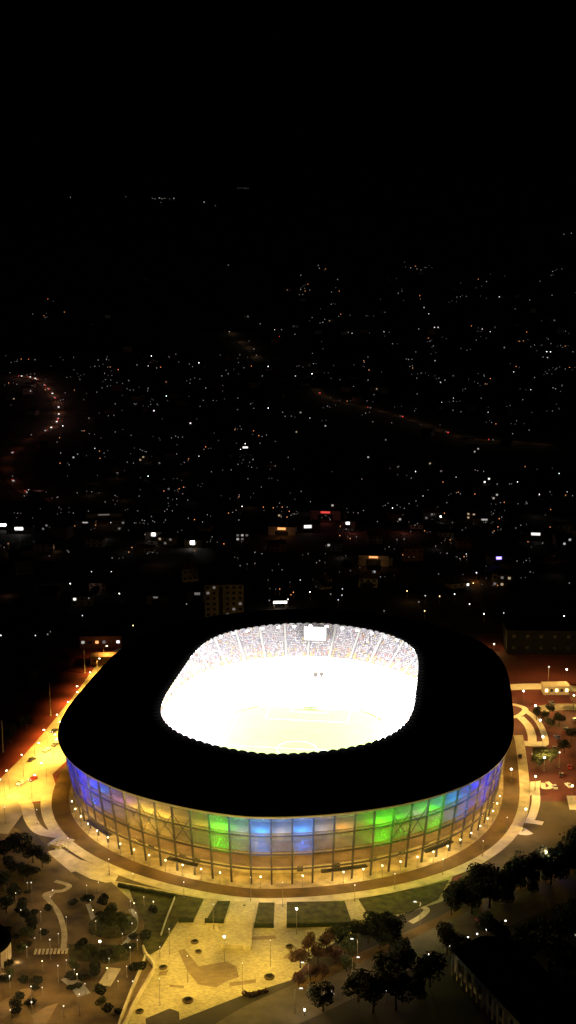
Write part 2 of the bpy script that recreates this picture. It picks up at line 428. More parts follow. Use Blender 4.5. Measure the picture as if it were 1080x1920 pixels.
# crowd (nobody could count it): little seated figures, 14 faces each
tors = [(math.cos(i * 2 * PI / 5), math.sin(i * 2 * PI / 5)) for i in range(5)]
bv = [(x * .27, y * .2, 0) for x, y in tors] + [(x * .22, y * .15, .62) for x, y in tors] + [(.13, 0, .8), (0, .13, .8), (-.13, 0, .8), (0, -.13, .8), (0, 0, .96), (0, 0, .62)]
bf = [(i, (i + 1) % 5, 5 + (i + 1) % 5, 5 + i) for i in range(5)] + [(10, 11, 14), (11, 12, 14), (12, 13, 14), (13, 10, 14), (11, 10, 15), (12, 11, 15), (13, 12, 15), (10, 13, 15)]
bv = np.array(bv); V = []; F = []; MI = []; cnt = 0
aisle_p = []
for (f0, f1, rows, up) in ((LOW[0], LOW[1], 20, 0), (UP[0], UP[1], 24, 1)):
    for r in range(rows):
        t = (r + .5) / rows; p = outline(f0[0] + (f1[0] - f0[0]) * t, f0[1] + (f1[1] - f0[1]) * t, 1.75, 3.2, 2400)
        per = np.linalg.norm(np.roll(p, -1, 0) - p, axis=1).sum(); n = int(per / .95)
        q = p[(np.arange(n) * 2400 // n)]; nn = normals(p)[(np.arange(n) * 2400 // n)]
        z = f0[2] + (f1[2] - f0[2]) * (((r + (1 if r else .0)) / rows) ** 1.12 if r else 0) ; z = f0[2] + (f1[2] - f0[2]) * (r / rows) ** 1.12
        for i in range(n):
            fr = (i / n * 44 - .5) % 1.0; da = min(fr, 1 - fr) * per / 44
            if up and da < .95: continue
            if q[i][1] < -35: continue
            if random.random() < (.14 if up else .4): continue
            ang = math.atan2(nn[i, 1], nn[i, 0]) - PI / 2; ca, sa = math.cos(ang), math.sin(ang)
            x = bv[:, 0] * ca - bv[:, 1] * sa + q[i, 0]; y = bv[:, 0] * sa + bv[:, 1] * ca + q[i, 1]
            V.append(np.stack([x, y, bv[:, 2] + z + .35], -1)); F += [tuple(k + cnt * 16 for k in f) for f in bf]; cnt += 1
            blk = int((i / n * 44 + .5)) % 44
            h = random.random()
            near_gate = up and da < (4.2 - r * .55)
            if near_gate and h < .8: c = 5 if h < .5 else 7
            elif up and r < 8 and h < .22: c = random.choice((5, 7, 4, 4))
            else: c = random.choices(range(8), weights=([30, 30, 20, 12, 5, 3, 8, 2] if blk % 3 else [30, 40, 18, 8, 3, 1, 6, 1]))[0]
            MI += [c] * 5 + [8] * 8
me = bpy.data.meshes.new('crowd'); me.from_pydata(np.concatenate(V).tolist(), [], F)
for m in CROWD + [M['skincol']]: me.materials.append(m)
me.polygons.foreach_set('material_index', MI); me.update()
cr = link('crowd', me); cr.location = (SX, SY, 0); cr.rotation_euler = (0, 0, YAW)
tag(cr, 'mass of spectators filling the lit tiers inside the stadium', 'crowd', kind='stuff')

# facade
KB = 96
bp0, bp1 = O_base(KB * 3), O_out(KB * 3, -1.3)
def facade_at(z, off=0, n=KB, st=0):
    t = z / 28.0; return O_base(n, off, st) * (1 - t) + O_out(n, -1.3 + off, st) * t
ringmesh([(facade_at(6.3, 0, KB * 3), 6.3), (facade_at(16, 0, KB * 3), 16), (facade_at(24.2, 0, KB * 3), 24.2)], 'facade_film', skin('facade film', .86, (.62, .54, .40), (.97, .96, .94)))
ringmesh([(facade_at(24.2, 0, KB * 3), 24.2), (facade_at(28, 0, KB * 3), 27.95)], 'upper_film', skin('upper facade film', .66, (.30, .29, .30), (.9, .9, .9)))
ringmesh([(O_base(KB * 3, -9), 0), (O_base(KB * 3, -9), 30.0)], 'inner_wall', M['concwall'])
for zt in (6.3, 12.2, 19.8):
    o1, o2 = facade_at(zt, -2.6, KB * 3), O_base(KB * 3, -9)
    ringmesh([(o1, zt), (o1, zt + .45), (o2, zt + .45), (o2, zt)], 'floor_slab', M['slab'], True, smooth=False)
    e1, e2 = facade_at(zt, -.25, KB * 3), facade_at(zt, -.75, KB * 3)
    ringmesh([(e1, zt), (e1, zt + .5), (e2, zt + .5), (e2, zt)], 'ring_beam', M['steel'], True, smooth=False)
c0, c1 = facade_at(0, -.9), facade_at(27.6, -.9); nrm = normals(c0)
for i in range(KB):
    b = MB(); a = math.atan2(nrm[i, 1], nrm[i, 0]); tx, ty = -math.sin(a), math.cos(a); w_, dd = (.33, .3)
    vs = []
    for p, z in ((c0[i], 0), (c1[i], 27.6)):
        for s1, s2 in ((-1, -1), (1, -1), (1, 1), (-1, 1)):
            vs.append((p[0] + tx * w_ * s1 + math.cos(a) * dd * s2, p[1] + ty * w_ * s1 + math.sin(a) * dd * s2, z))
    b.add(vs, [(0, 1, 5, 4), (1, 2, 6, 5), (2, 3, 7, 6), (3, 0, 4, 7), (4, 5, 6, 7), (3, 2, 1, 0)]); b.build('column', M['steel'], stadium)
# window openings on the inner wall: door leaves and dark glazing, one per bay and floor, near half only
wp = O_base(KB, -8.93, .5); wn = normals(wp)
# coloured lights of each bay, read along the front from its left end
TAB = [(118, 'g', .8), (136, 't', .5), (156, 'B', 2.2), (172, 'B', 3.6), (192, 'b', 1.0), (225, 'v', .5), (262, 'y', .9), (300, 'y', 1.2), (330, 'y', .8), (365, 'o', .35), (400, 'g', 2.4), (436, 'w', .25), (472, 'b', 2.2), (512, 'w', .3),
       (556, 'b', 2.2), (592, 'w', .3), (625, 'y', 1.1), (655, 'o', .6), (698, 'g', 2.3), (738, 'g', .6), (764, 'w', .3), (792, 'g', 1.9), (826, 'b', .3), (858, 'b', 1.5), (884, 'B', 2.4), (912, 'B', 1.6), (938, 'g', .6)]
COL = {'g': (.08, .85, .01), 'b': (.02, .20, 1), 'B': (.01, .02, 1), 't': (.05, .5, .6), 'v': (.45, .15, .9), 'y': (1, .66, .10), 'o': (1, .5, .08), 'w': (.8, .78, .9)}
lp = facade_at(24, -4.6, KB, .5); lp2 = O_base(KB, -4.5, .5); gl_ = O_base(KB, -3.0, .5)
front = []
for i in range(KB):
    wx, wy = S2W(*lp[i]); a = math.atan2(*(W2S(0, 0)[::-1]))
    n_ = wn[i]; toward = n_[0] * (W2S(0, 0)[0] - lp[i][0]) + n_[1] * (W2S(0, 0)[1] - lp[i][1])
    if toward / np.linalg.norm(np.array(W2S(0, 0)) - lp[i]) < .02: continue
    px, _ = proj(wx, wy, 22); front.append((px, i))
front.sort()
used = {}
for (X, c, s) in TAB:
    px, i = min(front, key=lambda f: abs(f[0] - X)); used[i] = (c, s)
rr = random.Random(3)
for px, i in front:
    c, s = used.get(i, ('o', .10)); warm = (1, .68, .22)
    light('colour_wash', 'POINT', (*lp[i], 22.8), 2300 * s, COL[c], stadium, .5)
    m_ = rr.uniform(.5, 1.25)
    if abs(px - 472) < 12: light('colour_wash', 'POINT', (*facade_at(16, -3.0, KB, .5)[i], 16.2), 3000, COL['b'], stadium, .5)
    elif c in 'gbBtvy' and s > .5: light('colour_wash', 'POINT', (*facade_at(16, -2.6, KB, .5)[i], 16.8), 1100 * s, COL[c], stadium, .5); light('bay_light', 'POINT', (*lp2[i], 18.6), 150 * m_, (1, .68, .26), stadium, .5)
    else: light('bay_light', 'POINT', (*lp2[i], 18.6), 640 * m_, (1, .68, .26), stadium, .5)
    light('bay_light', 'POINT', (*lp2[i], 11.4), 620 * rr.uniform(.35, 1.3), (1, .58, .15), stadium, .5)
    light('bay_light', 'POINT', (*gl_[i], 5.4), 860 * rr.uniform(.5, 1.3), (1, .64, .13), stadium, .5)
    if 236 < px < 372 or 742 < px < 800:
        e0, e1 = facade_at(12.7, -1.3), facade_at(23.8, -1.3); i2 = (i + 1) % KB
        for pa, pb in ((e0[i], e1[i2]), (e0[i2], e1[i])):
            b = MB(); b.tube((*pa, 12.8), (*pb, 23.6), .16, .16, 6); b.build('brace', M['steel'], stadium)
    # small wall lights under the eaves
    a = math.atan2(n_[1], n_[0]); n_ = wn[i]; a = math.atan2(n_[1], n_[0])
    b = MB(); q = wp[i] + n_ * 3.2
    b.box((q[0], q[1], 24.6), (.5, .5, 1.5), a, taper=.6); b.tube((q[0], q[1], 22.6), (q[0], q[1], 24), .07, .07, 6)
    if rr.random() < .72: b.build('wall_light', M['L_sconce'], stadium)
    # glazed shopfronts and doors of the concourse
    for zt, hh in ((0, 4.2), (9.6, 2.6), (15.6, 4.2), (23.2, 3.4)):
        if rr.random() < .45: continue
        b = MB(); off = rr.uniform(-1.2, 1.2); q = wp[i] + np.array((-math.sin(a), math.cos(a))) * off
        wd = rr.choice((1.4, 2.2, 3.2)) if zt == 0 else rr.choice((2.4, 3.4, 4.6, 5.4))
        b.box((q[0], q[1], zt + .5 + hh / 2 * .8), (.16, wd, hh * .8), a); b.build('concourse_door' if zt == 0 else 'wall_panel', M[rr.choice(('steel', 'pane') if zt == 0 else ('brightpath', 'slab', 'steel', 'conc'))], stadium)
# entrance canopies round the foot of the facade
NF = 960; cb0, cb1 = O_base(NF, -.2), O_base(NF, 2.0)
fpx = [proj(*S2W(*cb1[k]), 5)[0] if cb1[k][1] < 60 else -999 for k in range(NF)]
fr_ok = [k for k in range(NF) if (normals(cb1)[k] @ (np.array(W2S(0, 0)) - cb1[k])) > 0]
for xa, xb in ((160, 205), (312, 372), (600, 690), (798, 852)):
    ks = sorted([k for k in fr_ok if xa < fpx[k] < xb], key=lambda k: fpx[k])
    b = MB(); n = len(ks); vs = []
    for z in (5.0, 5.4):
        for arr in (cb0, cb1): vs += [(arr[k, 0], arr[k, 1], z) for k in ks]
    fs = []
    for j in range(n - 1):
        fs += [(j, j + 1, n + j + 1, n + j), (2 * n + j, 3 * n + j, 3 * n + j + 1, 2 * n + j + 1), (n + j, n + j + 1, 3 * n + j + 1, 3 * n + j), (j, 2 * n + j, 2 * n + j + 1, j + 1)]
    fs += [(0, n, 3 * n, 2 * n), (n - 1, 3 * n - 1, 4 * n - 1, 2 * n - 1)]
    b.add(vs, fs); b.build('entrance_canopy', M['steel'], stadium)
    for j in (n // 5, n // 2, 4 * n // 5):
        q = (cb0[ks[j]] + cb1[ks[j]]) / 2; light('canopy_light', 'POINT', (q[0], q[1], 4.2), 1100, (1, .74, .30), stadium, .4)

# video screen under the far edge of the roof
vx, vy = S2W(-2.6, 96.0); vs_ = empty('video_screen', (vx, vy, 21.6), YAW)
tag(vs_, 'white glowing video screen hanging under the far roof edge', 'screen')
b = MB(); b.box((0, 0, 4.0), (12.4, .8, 8.0)); b.tube((-4, 0, 8), (-4, 0, 12.3), .12, .12); b.tube((4, 0, 8), (4, 0, 12.3), .12, .12); b.build('screen_frame', M['steel'], vs_)
b = MB(); b.box((0, -.46, 4.0), (11.8, .1, 7.4)); b.build('screen_panel', M['L_screen'], vs_)

# floodlights along the inner roof edge
fp = O_in(56, 1.6, .5); fn = normals(fp); vis = []
for i in range(56):
    p = fp[i]; tgt = (p[0] * .18, p[1] * .30, 0)
    L = light('floodlight_beam', 'SPOT', (*S2W(p[0] - fn[i, 0] * .9, p[1] - fn[i, 1] * .9), 31.2), 104000, (1, .985, .96), None, .5, (*S2W(tgt[0], tgt[1]), 3), R(150), .55)
    if p[1] > 30: vis.append((p[0], p, fn[i], L))
vis.sort(key=lambda t: t[0])
for j, (_, p, n_, L) in enumerate(vis):
    x, y = S2W(*p); o = empty('floodlight', (x, y, 0), YAW + math.atan2(-n_[1], -n_[0]))
    tag(o, nth(j) + ' floodlight from the left along the far inner edge of the black roof', 'floodlight', 'floodlights under the inner roof edge')
    b = MB(); b.box((0, 0, 31.9), (.7, 1.6, .9)); b.tube((-.1, 0, 32.3), (-.1, 0, 33.1), .09, .09); b.build('housing', M['steel'], o)
    b = MB(); b.box((.40, 0, 31.9), (.1, 1.4, .7)); b.build('lens', M['L_flood'], o)

# ------------------------------------------------------------------ ground round the stadium
def W(p): return [S2W(*q) for q in p]
def annulus(name, r0, r1, z, m):
    n = len(r0); b = MB(); b.add([(*S2W(*q), z) for q in r0] + [(*S2W(*q), z) for q in r1], [(i, n + i, n + (i + 1) % n, (i + 1) % n) for i in range(n)])
    return tag(b.build(name, m), kind='structure')
sheet('parking_ground', GP([(900, 1188), (1300, 1188), (1500, 1640), (1180, 1640), (1085, 1615), (1010, 1595), (940, 1640), (800, 1660), (780, 1500)]), .006, M['red'])
sheet('forecourt_ground', GP([(-260, 1240), (215, 1205), (300, 1400), (300, 1500), (110, 1500), (-300, 1510)]), .006, M['field'])
sheet('forecourt_paving', GP([(100, 1440), (165, 1440), (170, 1506), (60, 1506), (62, 1500), (98, 1501)]), .010, M['red'])
sheet('forecourt_paving', GP([(60, 1506), (170, 1506), (330, 1640), (330, 1680), (220, 1660), (150, 1650), (95, 1600), (52, 1540)]), .011, M['olivepave'])
sheet('park_ground', GP([(-260, 1545), (0, 1535), (60, 1570), (150, 1650), (235, 1658), (330, 1685), (300, 1770), (225, 1925), (150, 2080), (-260, 2080)]), .010, M['parkearth'])
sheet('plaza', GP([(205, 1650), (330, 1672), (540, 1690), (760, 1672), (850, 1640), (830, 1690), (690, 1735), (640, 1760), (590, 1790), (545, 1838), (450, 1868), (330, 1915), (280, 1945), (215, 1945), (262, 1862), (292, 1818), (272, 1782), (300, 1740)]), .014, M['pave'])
sheet('forecourt_paving', GP([(940, 1512), (1010, 1503), (1200, 1500), (1240, 1640), (1085, 1614), (1010, 1594), (940, 1638), (860, 1650), (900, 1580)]), .012, M['olivepave'])
annulus('ring_road', O_base(360, 2.2), O_base(360, 9.0), .022, M['redbrown'])
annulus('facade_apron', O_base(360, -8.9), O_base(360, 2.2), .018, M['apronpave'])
# the ring path is a raised pale kerbed walk along the front
NR = 720; ra, rb = O_base(NR, 9.0), O_base(NR, 13.2)
ks = [k for k in range(NR) if normals(ra)[k] @ np.array((.14, -1)) > .10]
ks.sort(key=lambda k: (k + NR // 2) % NR); b = MB(); n = len(ks)
vv = [(*S2W(*ra[k]), .0) for k in ks] + [(*S2W(*rb[k]), .0) for k in ks] + [(*S2W(*ra[k]), .14) for k in ks] + [(*S2W(*rb[k]), .14) for k in ks]
ff = []
for j in range(n - 1): ff += [(2 * n + j, 3 * n + j, 3 * n + j + 1, 2 * n + j + 1)[::-1], (n + j, 3 * n + j, 3 * n + j + 1, n + j + 1)[::-1], (j, j + 1, 2 * n + j + 1, 2 * n + j)[::-1]]
b.add(vv, ff); tag(b.build('ring_path', M['pale']), kind='structure')

# left: bright road and the pale branches
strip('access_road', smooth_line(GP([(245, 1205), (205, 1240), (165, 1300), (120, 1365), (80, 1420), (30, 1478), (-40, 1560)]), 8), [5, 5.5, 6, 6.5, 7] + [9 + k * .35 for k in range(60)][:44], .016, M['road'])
sheet('access_road', GP([(-80, 1468), (60, 1455), (118, 1395), (126, 1425), (98, 1452), (104, 1470), (98, 1500), (52, 1504), (0, 1502), (-80, 1505)]), .020, M['road'])
strip('path', smooth_line(GP([(20, 1490), (48, 1505), (57, 1535), (75, 1558), (108, 1566)]), 8), 5.0, .024, M['pale'])
sheet('path', GP([(102, 1586), (118, 1592), (150, 1612), (190, 1622), (214, 1628), (223, 1640), (216, 1653), (198, 1655), (170, 1648), (138, 1632), (108, 1610)]), .026, M['pale'])
strip('path', smooth_line(GP([(97, 1595), (104, 1604), (140, 1634)]), 5), 2.6, .028, M['pale'])
# right: looped bright paths in the red ground
strip('path', smooth_line(GP([(945, 1345), (970, 1343), (985, 1330), (968, 1322), (945, 1320)]), 6), 3.0, .022, M['brightpath'])
strip('path', smooth_line(GP([(975, 1344), (990, 1360), (997, 1378), (998, 1392)]), 6), 4.0, .026, M['brightpath'])
strip('path', smooth_line(GP([(985, 1332), (1005, 1348), (1018, 1370), (1023, 1392), (1018, 1398)]), 6), 3.0, .024, M['brightpath'])
strip('path', smooth_line(GP([(976, 1393), (998, 1395), (1022, 1395)]), 6), 6.0, .030, M['brightpath'])
strip('path', smooth_line(GP([(1003, 1466), (1005, 1490), (1004, 1510), (997, 1532), (990, 1542)]), 6), 3.4, .022, M['brightpath'])
sheet('path', GP([(994, 1466), (1014, 1464), (1012, 1478), (994, 1492)]), .026, M['brightpath'])
strip('path', smooth_line(GP([(972, 1538), (1000, 1541), (1018, 1544)]), 4), 3.5, .028, M['brightpath'])
strip('path', smooth_line(GP([(1018, 1468), (1020, 1478), (1034, 1475), (1026, 1466)]), 5), 2.0, .03, M['brightpath'])
strip('path', smooth_line(GP([(964, 1552), (980, 1560), (992, 1558)]), 4), 5.5, .032, M['brightpath'])
strip('street', smooth_line(GP([(930, 1290), (1000, 1287), (1060, 1290), (1180, 1300)]), 6), 9.0, .018, M['brightpath'])
strip('street', smooth_line(GP([(1010, 1330), (1060, 1325), (1150, 1330)]), 6), 9.0, .022, M['road'])
sheet('path', GP([(1062, 1492), (1130, 1492), (1130, 1520), (1068, 1518)]), .03, M['brightpath'])
# lower right road
strip('road', smooth_line(GP([(380, 1990), (480, 1918), (600, 1862), (700, 1812), (830, 1752), (960, 1700), (1080, 1655), (1200, 1610)]), 8), 17.0, .020, M['asphalt'])
strip('pavement', smooth_line(GP([(560, 1850), (650, 1808), (760, 1758), (880, 1700), (1000, 1660), (1100, 1622)]), 8), 4.0, .026, M['redbrown'])
strip('footpath', smooth_line(GP([(770, 1730), (790, 1718), (800, 1705), (780, 1700), (750, 1708)]), 6), 2.2, .03, M['pale'])

# raised lawns with a kerb
def bed(pix, h=.18):
    p = GP(pix); b = MB(); b.prism(p, .0, h); return tag(b.build('lawn', M['lawn']), kind='structure')
bed([(408, 1690), (432, 1690), (419, 1731), (383, 1731)]); bed([(485, 1693), (515, 1693), (513, 1740), (476, 1740)])
bed([(538, 1692), (646, 1690), (662, 1737), (537, 1740)]); bed([(672, 1686), (770, 1669), (842, 1650), (822, 1686), (765, 1712), (692, 1719)])
bed([(240, 1660), (300, 1672), (382, 1686), (363, 1727), (334, 1727), (302, 1778), (282, 1790), (262, 1780), (272, 1730), (250, 1690)])
def hedge(p0, p1, label, h=1.3, wd=1.2):
    a, c = np.array(G(*p0)), np.array(G(*p1)); d = c - a; L = np.linalg.norm(d); b = MB(); k = max(4, int(L / 1.2))
    o = empty('hedge', (*a, 0)); ang = math.atan2(d[1], d[0]); vs = []
    for i in range(k + 1):
        x = L * i / k
        for y, z in ((-wd / 2, 0), (-wd / 2 * .95, h * .8), (-wd * .3, h), (wd * .3, h), (wd / 2 * .95, h * .8), (wd / 2, 0)):
            vs.append((x + random.uniform(-.1, .1), y + random.uniform(-.12, .12), z * random.uniform(.9, 1.1)))
    fs = [(i * 6 + j, (i + 1) * 6 + j, (i + 1) * 6 + j + 1, i * 6 + j + 1)[::-1] for i in range(k) for j in range(5)] + [tuple(range(6)), tuple(range(k * 6 + 5, k * 6 - 1, -1))]
    b.add(vs, fs); me = b.mesh('hedge', M['hedge']); bpy.data.objects.remove(o)
    o = link('hedge', me); o.location = (*a, 0); o.rotation_euler = (0, 0, ang); return tag(o, label, 'hedge')
hedge((384, 1729), (419, 1730), 'low dark hedge in place of the wall of the slanted lawn left of the ramp')  # first three hedges stand in for the raised lawns' dark retaining wall
hedge((477, 1738), (513, 1738), 'low dark hedge in place of the wall of the small square lawn')
hedge((538, 1738), (660, 1735), 'long low dark hedge in place of the wall of the wide lawn')
hedge((335, 1728), (363, 1728), 'low dark hedge below the big corner lawn at the top of the plaza')
hedge((222, 1662), (330, 1684), 'long dark hedge along the ring path above the park')
# handrail wall curving down beside the corner lawn
def wall_run(name, pix, h, wd, label, m='pale', caps=True):
    pts = smooth_line(GP(pix), 6) if caps else [np.array(p) for p in GP(pix)]; n = len(pts); b = MB(); vs = []
    for i in range(n):
        d = pts[min(i + 1, n - 1)] - pts[max(i - 1, 0)]; d /= np.linalg.norm(d); nn = np.array((-d[1], d[0])) * wd / 2
        vs += [(*(pts[i] - nn), 0), (*(pts[i] - nn), h), (*(pts[i] + nn), h), (*(pts[i] + nn), 0)]
    fs = []
    for i in range(n - 1):
        for j in range(3): fs.append((i * 4 + j, i * 4 + j + 1, (i + 1) * 4 + j + 1, (i + 1) * 4 + j)[::-1])
    fs += [(0, 1, 2, 3), (n * 4 - 1, n * 4 - 2, n * 4 - 3, n * 4 - 4)]
    b.add(vs, fs); return tag(b.build(name, M[m]), label, 'wall')
wall_run('garden_wall', [(328, 1684), (322, 1700), (312, 1725), (302, 1755)], .9, .35, 'thin pale garden wall curving down beside the big corner lawn', 'conc')
wall_run('retaining_wall', [(268, 1780), (274, 1794), (289, 1816), (280, 1838), (260, 1872), (236, 1922), (225, 1945)], 1.6, .6, 'pale retaining wall with a kink along the left edge of the plaza')
wall_run('retaining_wall', [(273, 1797), (262, 1825), (246, 1862), (230, 1905), (218, 1945)], 1.3, .6, 'second pale retaining wall on the park side of the sunken ramp')
sheet('ramp_floor', GP([(275, 1798), (286, 1817), (256, 1872), (225, 1940), (218, 1940), (247, 1862)]), .034, M['darkpave'])

# the raised stone walkway that runs out onto the plaza
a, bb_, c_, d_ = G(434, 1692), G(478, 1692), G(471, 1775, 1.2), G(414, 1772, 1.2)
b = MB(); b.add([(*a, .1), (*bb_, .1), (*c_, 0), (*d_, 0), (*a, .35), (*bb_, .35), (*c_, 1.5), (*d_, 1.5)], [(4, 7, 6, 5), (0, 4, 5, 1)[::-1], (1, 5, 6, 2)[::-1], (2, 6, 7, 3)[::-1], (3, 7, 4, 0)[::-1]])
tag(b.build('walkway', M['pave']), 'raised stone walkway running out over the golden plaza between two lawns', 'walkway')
# flat darker sheets on the plaza: one polygon and a few bands
sheet('brown_patch', GP([(334, 1783), (346, 1779), (372, 1812), (425, 1803), (443, 1812), (448, 1832), (424, 1840), (405, 1852), (372, 1846), (352, 1822)]), .030, M['darkpave'])
for pix in ([(470, 1757), (516, 1754), (518, 1760), (472, 1763)], [(318, 1846), (345, 1848), (345, 1853), (318, 1851)], [(430, 1842), (480, 1836), (480, 1843), (430, 1850)], [(537, 1790), (570, 1792), (560, 1800), (530, 1797)], [(300, 1822), (316, 1818), (312, 1828), (296, 1830)]):
    sheet('dark_band', GP(pix), .026, M['darkpave'])

# ------------------------------------------------------------------ trees
def leaf_mesh(name, blobs, n, size, m, seed, squash=1.0):
    r = np.random.RandomState(seed); v = []; f = []
    wts = np.array([bl[3] ** 2 for bl in blobs]); wts = wts / wts.sum()
    for i in range(n):
        bl = blobs[r.choice(len(blobs), p=wts)]; d = r.normal(size=3); d /= np.linalg.norm(d)
        rad = bl[3] * (r.uniform(.25, 1) ** .4) * r.uniform(.85, 1.1); p = np.array(bl[:3]) + d * rad * np.array((1, 1, squash))
        q = r.normal(size=3); q /= np.linalg.norm(q); e = np.cross(q, d + .01); e /= np.linalg.norm(e); g = np.cross(q, e)
        s = size * r.uniform(.6, 1.3); k = len(v)
        v += [tuple(p - e * s), tuple(p - g * s * .6), tuple(p + e * s), tuple(p + g * s * .6)]; f.append((k, k + 1, k + 2, k + 3))
    me = bpy.data.meshes.new(name); me.from_pydata(v, [], f); me.materials.append(m); me.update(); return me
def trunk_mesh(h, r, limbs, seed):
    rn = random.Random(seed); b = MB(); p = Vector((0, 0, 0)); n = 4
    for i in range(n):
        q = Vector((rn.uniform(-.12, .12) * i, rn.uniform(-.12, .12) * i, h * (i + 1) / n)); b.tube(p, q, r * (1 - .18 * i), r * (1 - .18 * (i + 1)), 7, cap=(i == n - 1)); p = q
    for i in range(limbs):
        a = 2 * PI * i / limbs + rn.uniform(-.4, .4); z = h * rn.uniform(.55, .95); l = h * rn.uniform(.4, .65)
        b.tube((0, 0, z), (math.cos(a) * l * .8, math.sin(a) * l * .8, z + l * .7), r * .4, r * .12, 5)
    return b.mesh('trunk', M['bark'])
TREES = []
for s in range(4):
    rn = random.Random(40 + s); bl = [(rn.uniform(-1.9, 1.9), rn.uniform(-1.9, 1.9), rn.uniform(3.6, 6.6), rn.uniform(1.1, 1.9)) for _ in range(9)] + [(0, 0, 5.2, 2.2)]
    TREES.append((trunk_mesh(4.4, .24, 6, s), leaf_mesh('crown', bl, 1900, .25, M['leaf'], s), leaf_mesh('crown', bl, 1900, .25, M['leafdark'], s), leaf_mesh('crown', bl, 1900, .25, M['leafred'], s)))
CON = []
for s in range(2):
    rn = random.Random(60 + s); bl = []
    for k in range(13):
        z = 1.2 + k * .72; rr_ = 2.1 * (1 - k / 13.5) ** .8
        bl += [(rn.uniform(-.5, .5), rn.uniform(-.5, .5), z, rr_ * rn.uniform(.75, 1.05))]
    CON.append((trunk_mesh(8.5, .22, 0, s + 9), leaf_mesh('crown', bl, 1700, .24, M['leafdark'], s + 8, .6)))
tree_list = []
def tree(px, py, h, label, kind='b', var=0, name=None, group=None, wide=1.0):
    x, y = G(px, py); o = empty(name or {'b': 'broadleaf_tree', 'd': 'dark_tree', 'r': 'rusty_tree', 'c': 'conifer_tree'}[kind], (x, y, 0), random.uniform(0, 6.28))
    tag(o, label, 'tree', group)
    if kind == 'c': tm, cm = CON[var % 2]; k = h / 10.6
    else: tm = TREES[var % 4][0]; cm = TREES[var % 4][{'b': 1, 'd': 2, 'r': 3}[kind]]; k = h / 8.0
    k *= 1.18
    t = link('trunk', tm, o); c = link('crown', cm, o); o.scale = (k * wide, k * wide, k); return o
def tree_row(spec, what, where, group, kind='d', seed=0):
    spec = sorted(spec)
    for i, (px, py, h) in enumerate(spec):
        kk = kind if isinstance(kind, str) else kind[i % len(kind)]
        tree(px, py, h, f'{what}, {nth(i)} from left {where}', kk, i + seed, group=group, wide=random.uniform(.95, 1.25))
tree_row([(846, 1716, 8), (862, 1684, 7), (892, 1700, 9), (926, 1688, 9), (944, 1684, 8), (958, 1674, 9), (976, 1664, 9), (990, 1664, 8), (1010, 1650, 9), (1024, 1650, 8), (1042, 1636, 9), (1058, 1640, 9), (1076, 1628, 9), (852, 1706, 9), (872, 1694, 8), (884, 1712, 10), (901, 1690, 13), (918, 1702, 10), (934, 1682, 9), (952, 1690, 10), (966, 1664, 10), (984, 1656, 10), (1000, 1672, 9), (1018, 1645, 11), (1033, 1658, 10), (1050, 1628, 12), (1066, 1640, 11), (1080, 1618, 13)],
         'black leafy tree', 'in the dense belt above the road', 'belt of trees above the dim road', ('d', 'd', 'c'))
tree_row([(690, 1768, 7), (700, 1750, 7), (714, 1762, 8), (724, 1748, 7), (736, 1764, 8), (742, 1784, 7), (752, 1800, 7), (730, 1780, 7), (712, 1778, 6)], 'dark round tree', 'in the clump beyond the wide lawn', 'clump of trees beyond the wide lawn', 'd', 1)
tree_row([(563, 1815, 6), (578, 1790, 6), (596, 1808, 6), (612, 1784, 6), (628, 1806, 5.5), (604, 1836, 5), (582, 1838, 5), (560, 1850, 4.5)], 'small rusty leaved tree', 'on the slope beside the golden plaza', 'rusty trees beside the plaza', 'r', 2)
tree_row([(640, 1776, 7), (655, 1790, 6), (634, 1760, 5), (664, 1765, 7), (650, 1822, 5)], 'dark green bushy tree', 'between the rusty trees and the dark clump', 'bushy trees beside the plaza', 'b', 3)
tree_row([(606, 1896, 8), (672, 1878, 9), (726, 1852, 10), (758, 1836, 10), (838, 1790, 10), (864, 1806, 9), (915, 1768, 9), (938, 1775, 7)], 'black roadside tree', 'along the near side of the dim road', 'trees along the near side of the road', 'd', 0)
tree_row([(700, 1900, 11), (742, 1894, 12), (786, 1872, 12), (806, 1850, 10), (960, 1806, 9), (988, 1794, 10), (1012, 1786, 11), (1040, 1776, 12), (1066, 1764, 12), (1085, 1770, 13), (930, 1812, 8), (1030, 1820, 13), (1060, 1850, 13), (1000, 1860, 12), (985, 1812, 10), (1078, 1905, 12)],
         'nearly black tree', 'in the unlit wood at the lower right', 'unlit wood at the lower right', ('d', 'd', 'c'), 2)
tree_row([(8, 1612, 7), (26, 1598, 7), (44, 1606, 8), (62, 1618, 7), (80, 1626, 6), (20, 1642, 7), (44, 1650, 6), (4, 1672, 7), (28, 1690, 6), (12, 1712, 6), (40, 1716, 5), (60, 1650, 5)], 'big dark tree', 'in the grove left of the park', 'grove left of the park', 'd', 1)
tree_row([(214, 1752, 7.4), (196, 1742, 5.6), (232, 1750, 5.6), (208, 1722, 5.0)], 'broad dark tree', 'in the round bed in the middle of the park', 'trees in the round park bed', 'b', 0)
tree_row([(150, 1790, 4.3), (170, 1800, 5.0), (196, 1806, 4.3), (225, 1798, 4.3), (138, 1822, 3.7), (178, 1838, 4.3), (240, 1790, 3.7), (52, 1766, 5.0), (62, 1742, 4.3), (48, 1730, 4.3), (40, 1790, 3.7), (20, 1838, 3.7), (32, 1898, 4.3), (190, 1892, 3.7)], 'dim park tree', 'among the winding paths of the park', 'trees along the winding park paths', ('b', 'd'), 3)
tree_row([(1008, 1440, 7), (1022, 1438, 8), (1034, 1430, 6), (1012, 1428, 6)], 'green lamplit tree', 'on the red parking ground', 'green trees on the parking ground', 'b', 1)
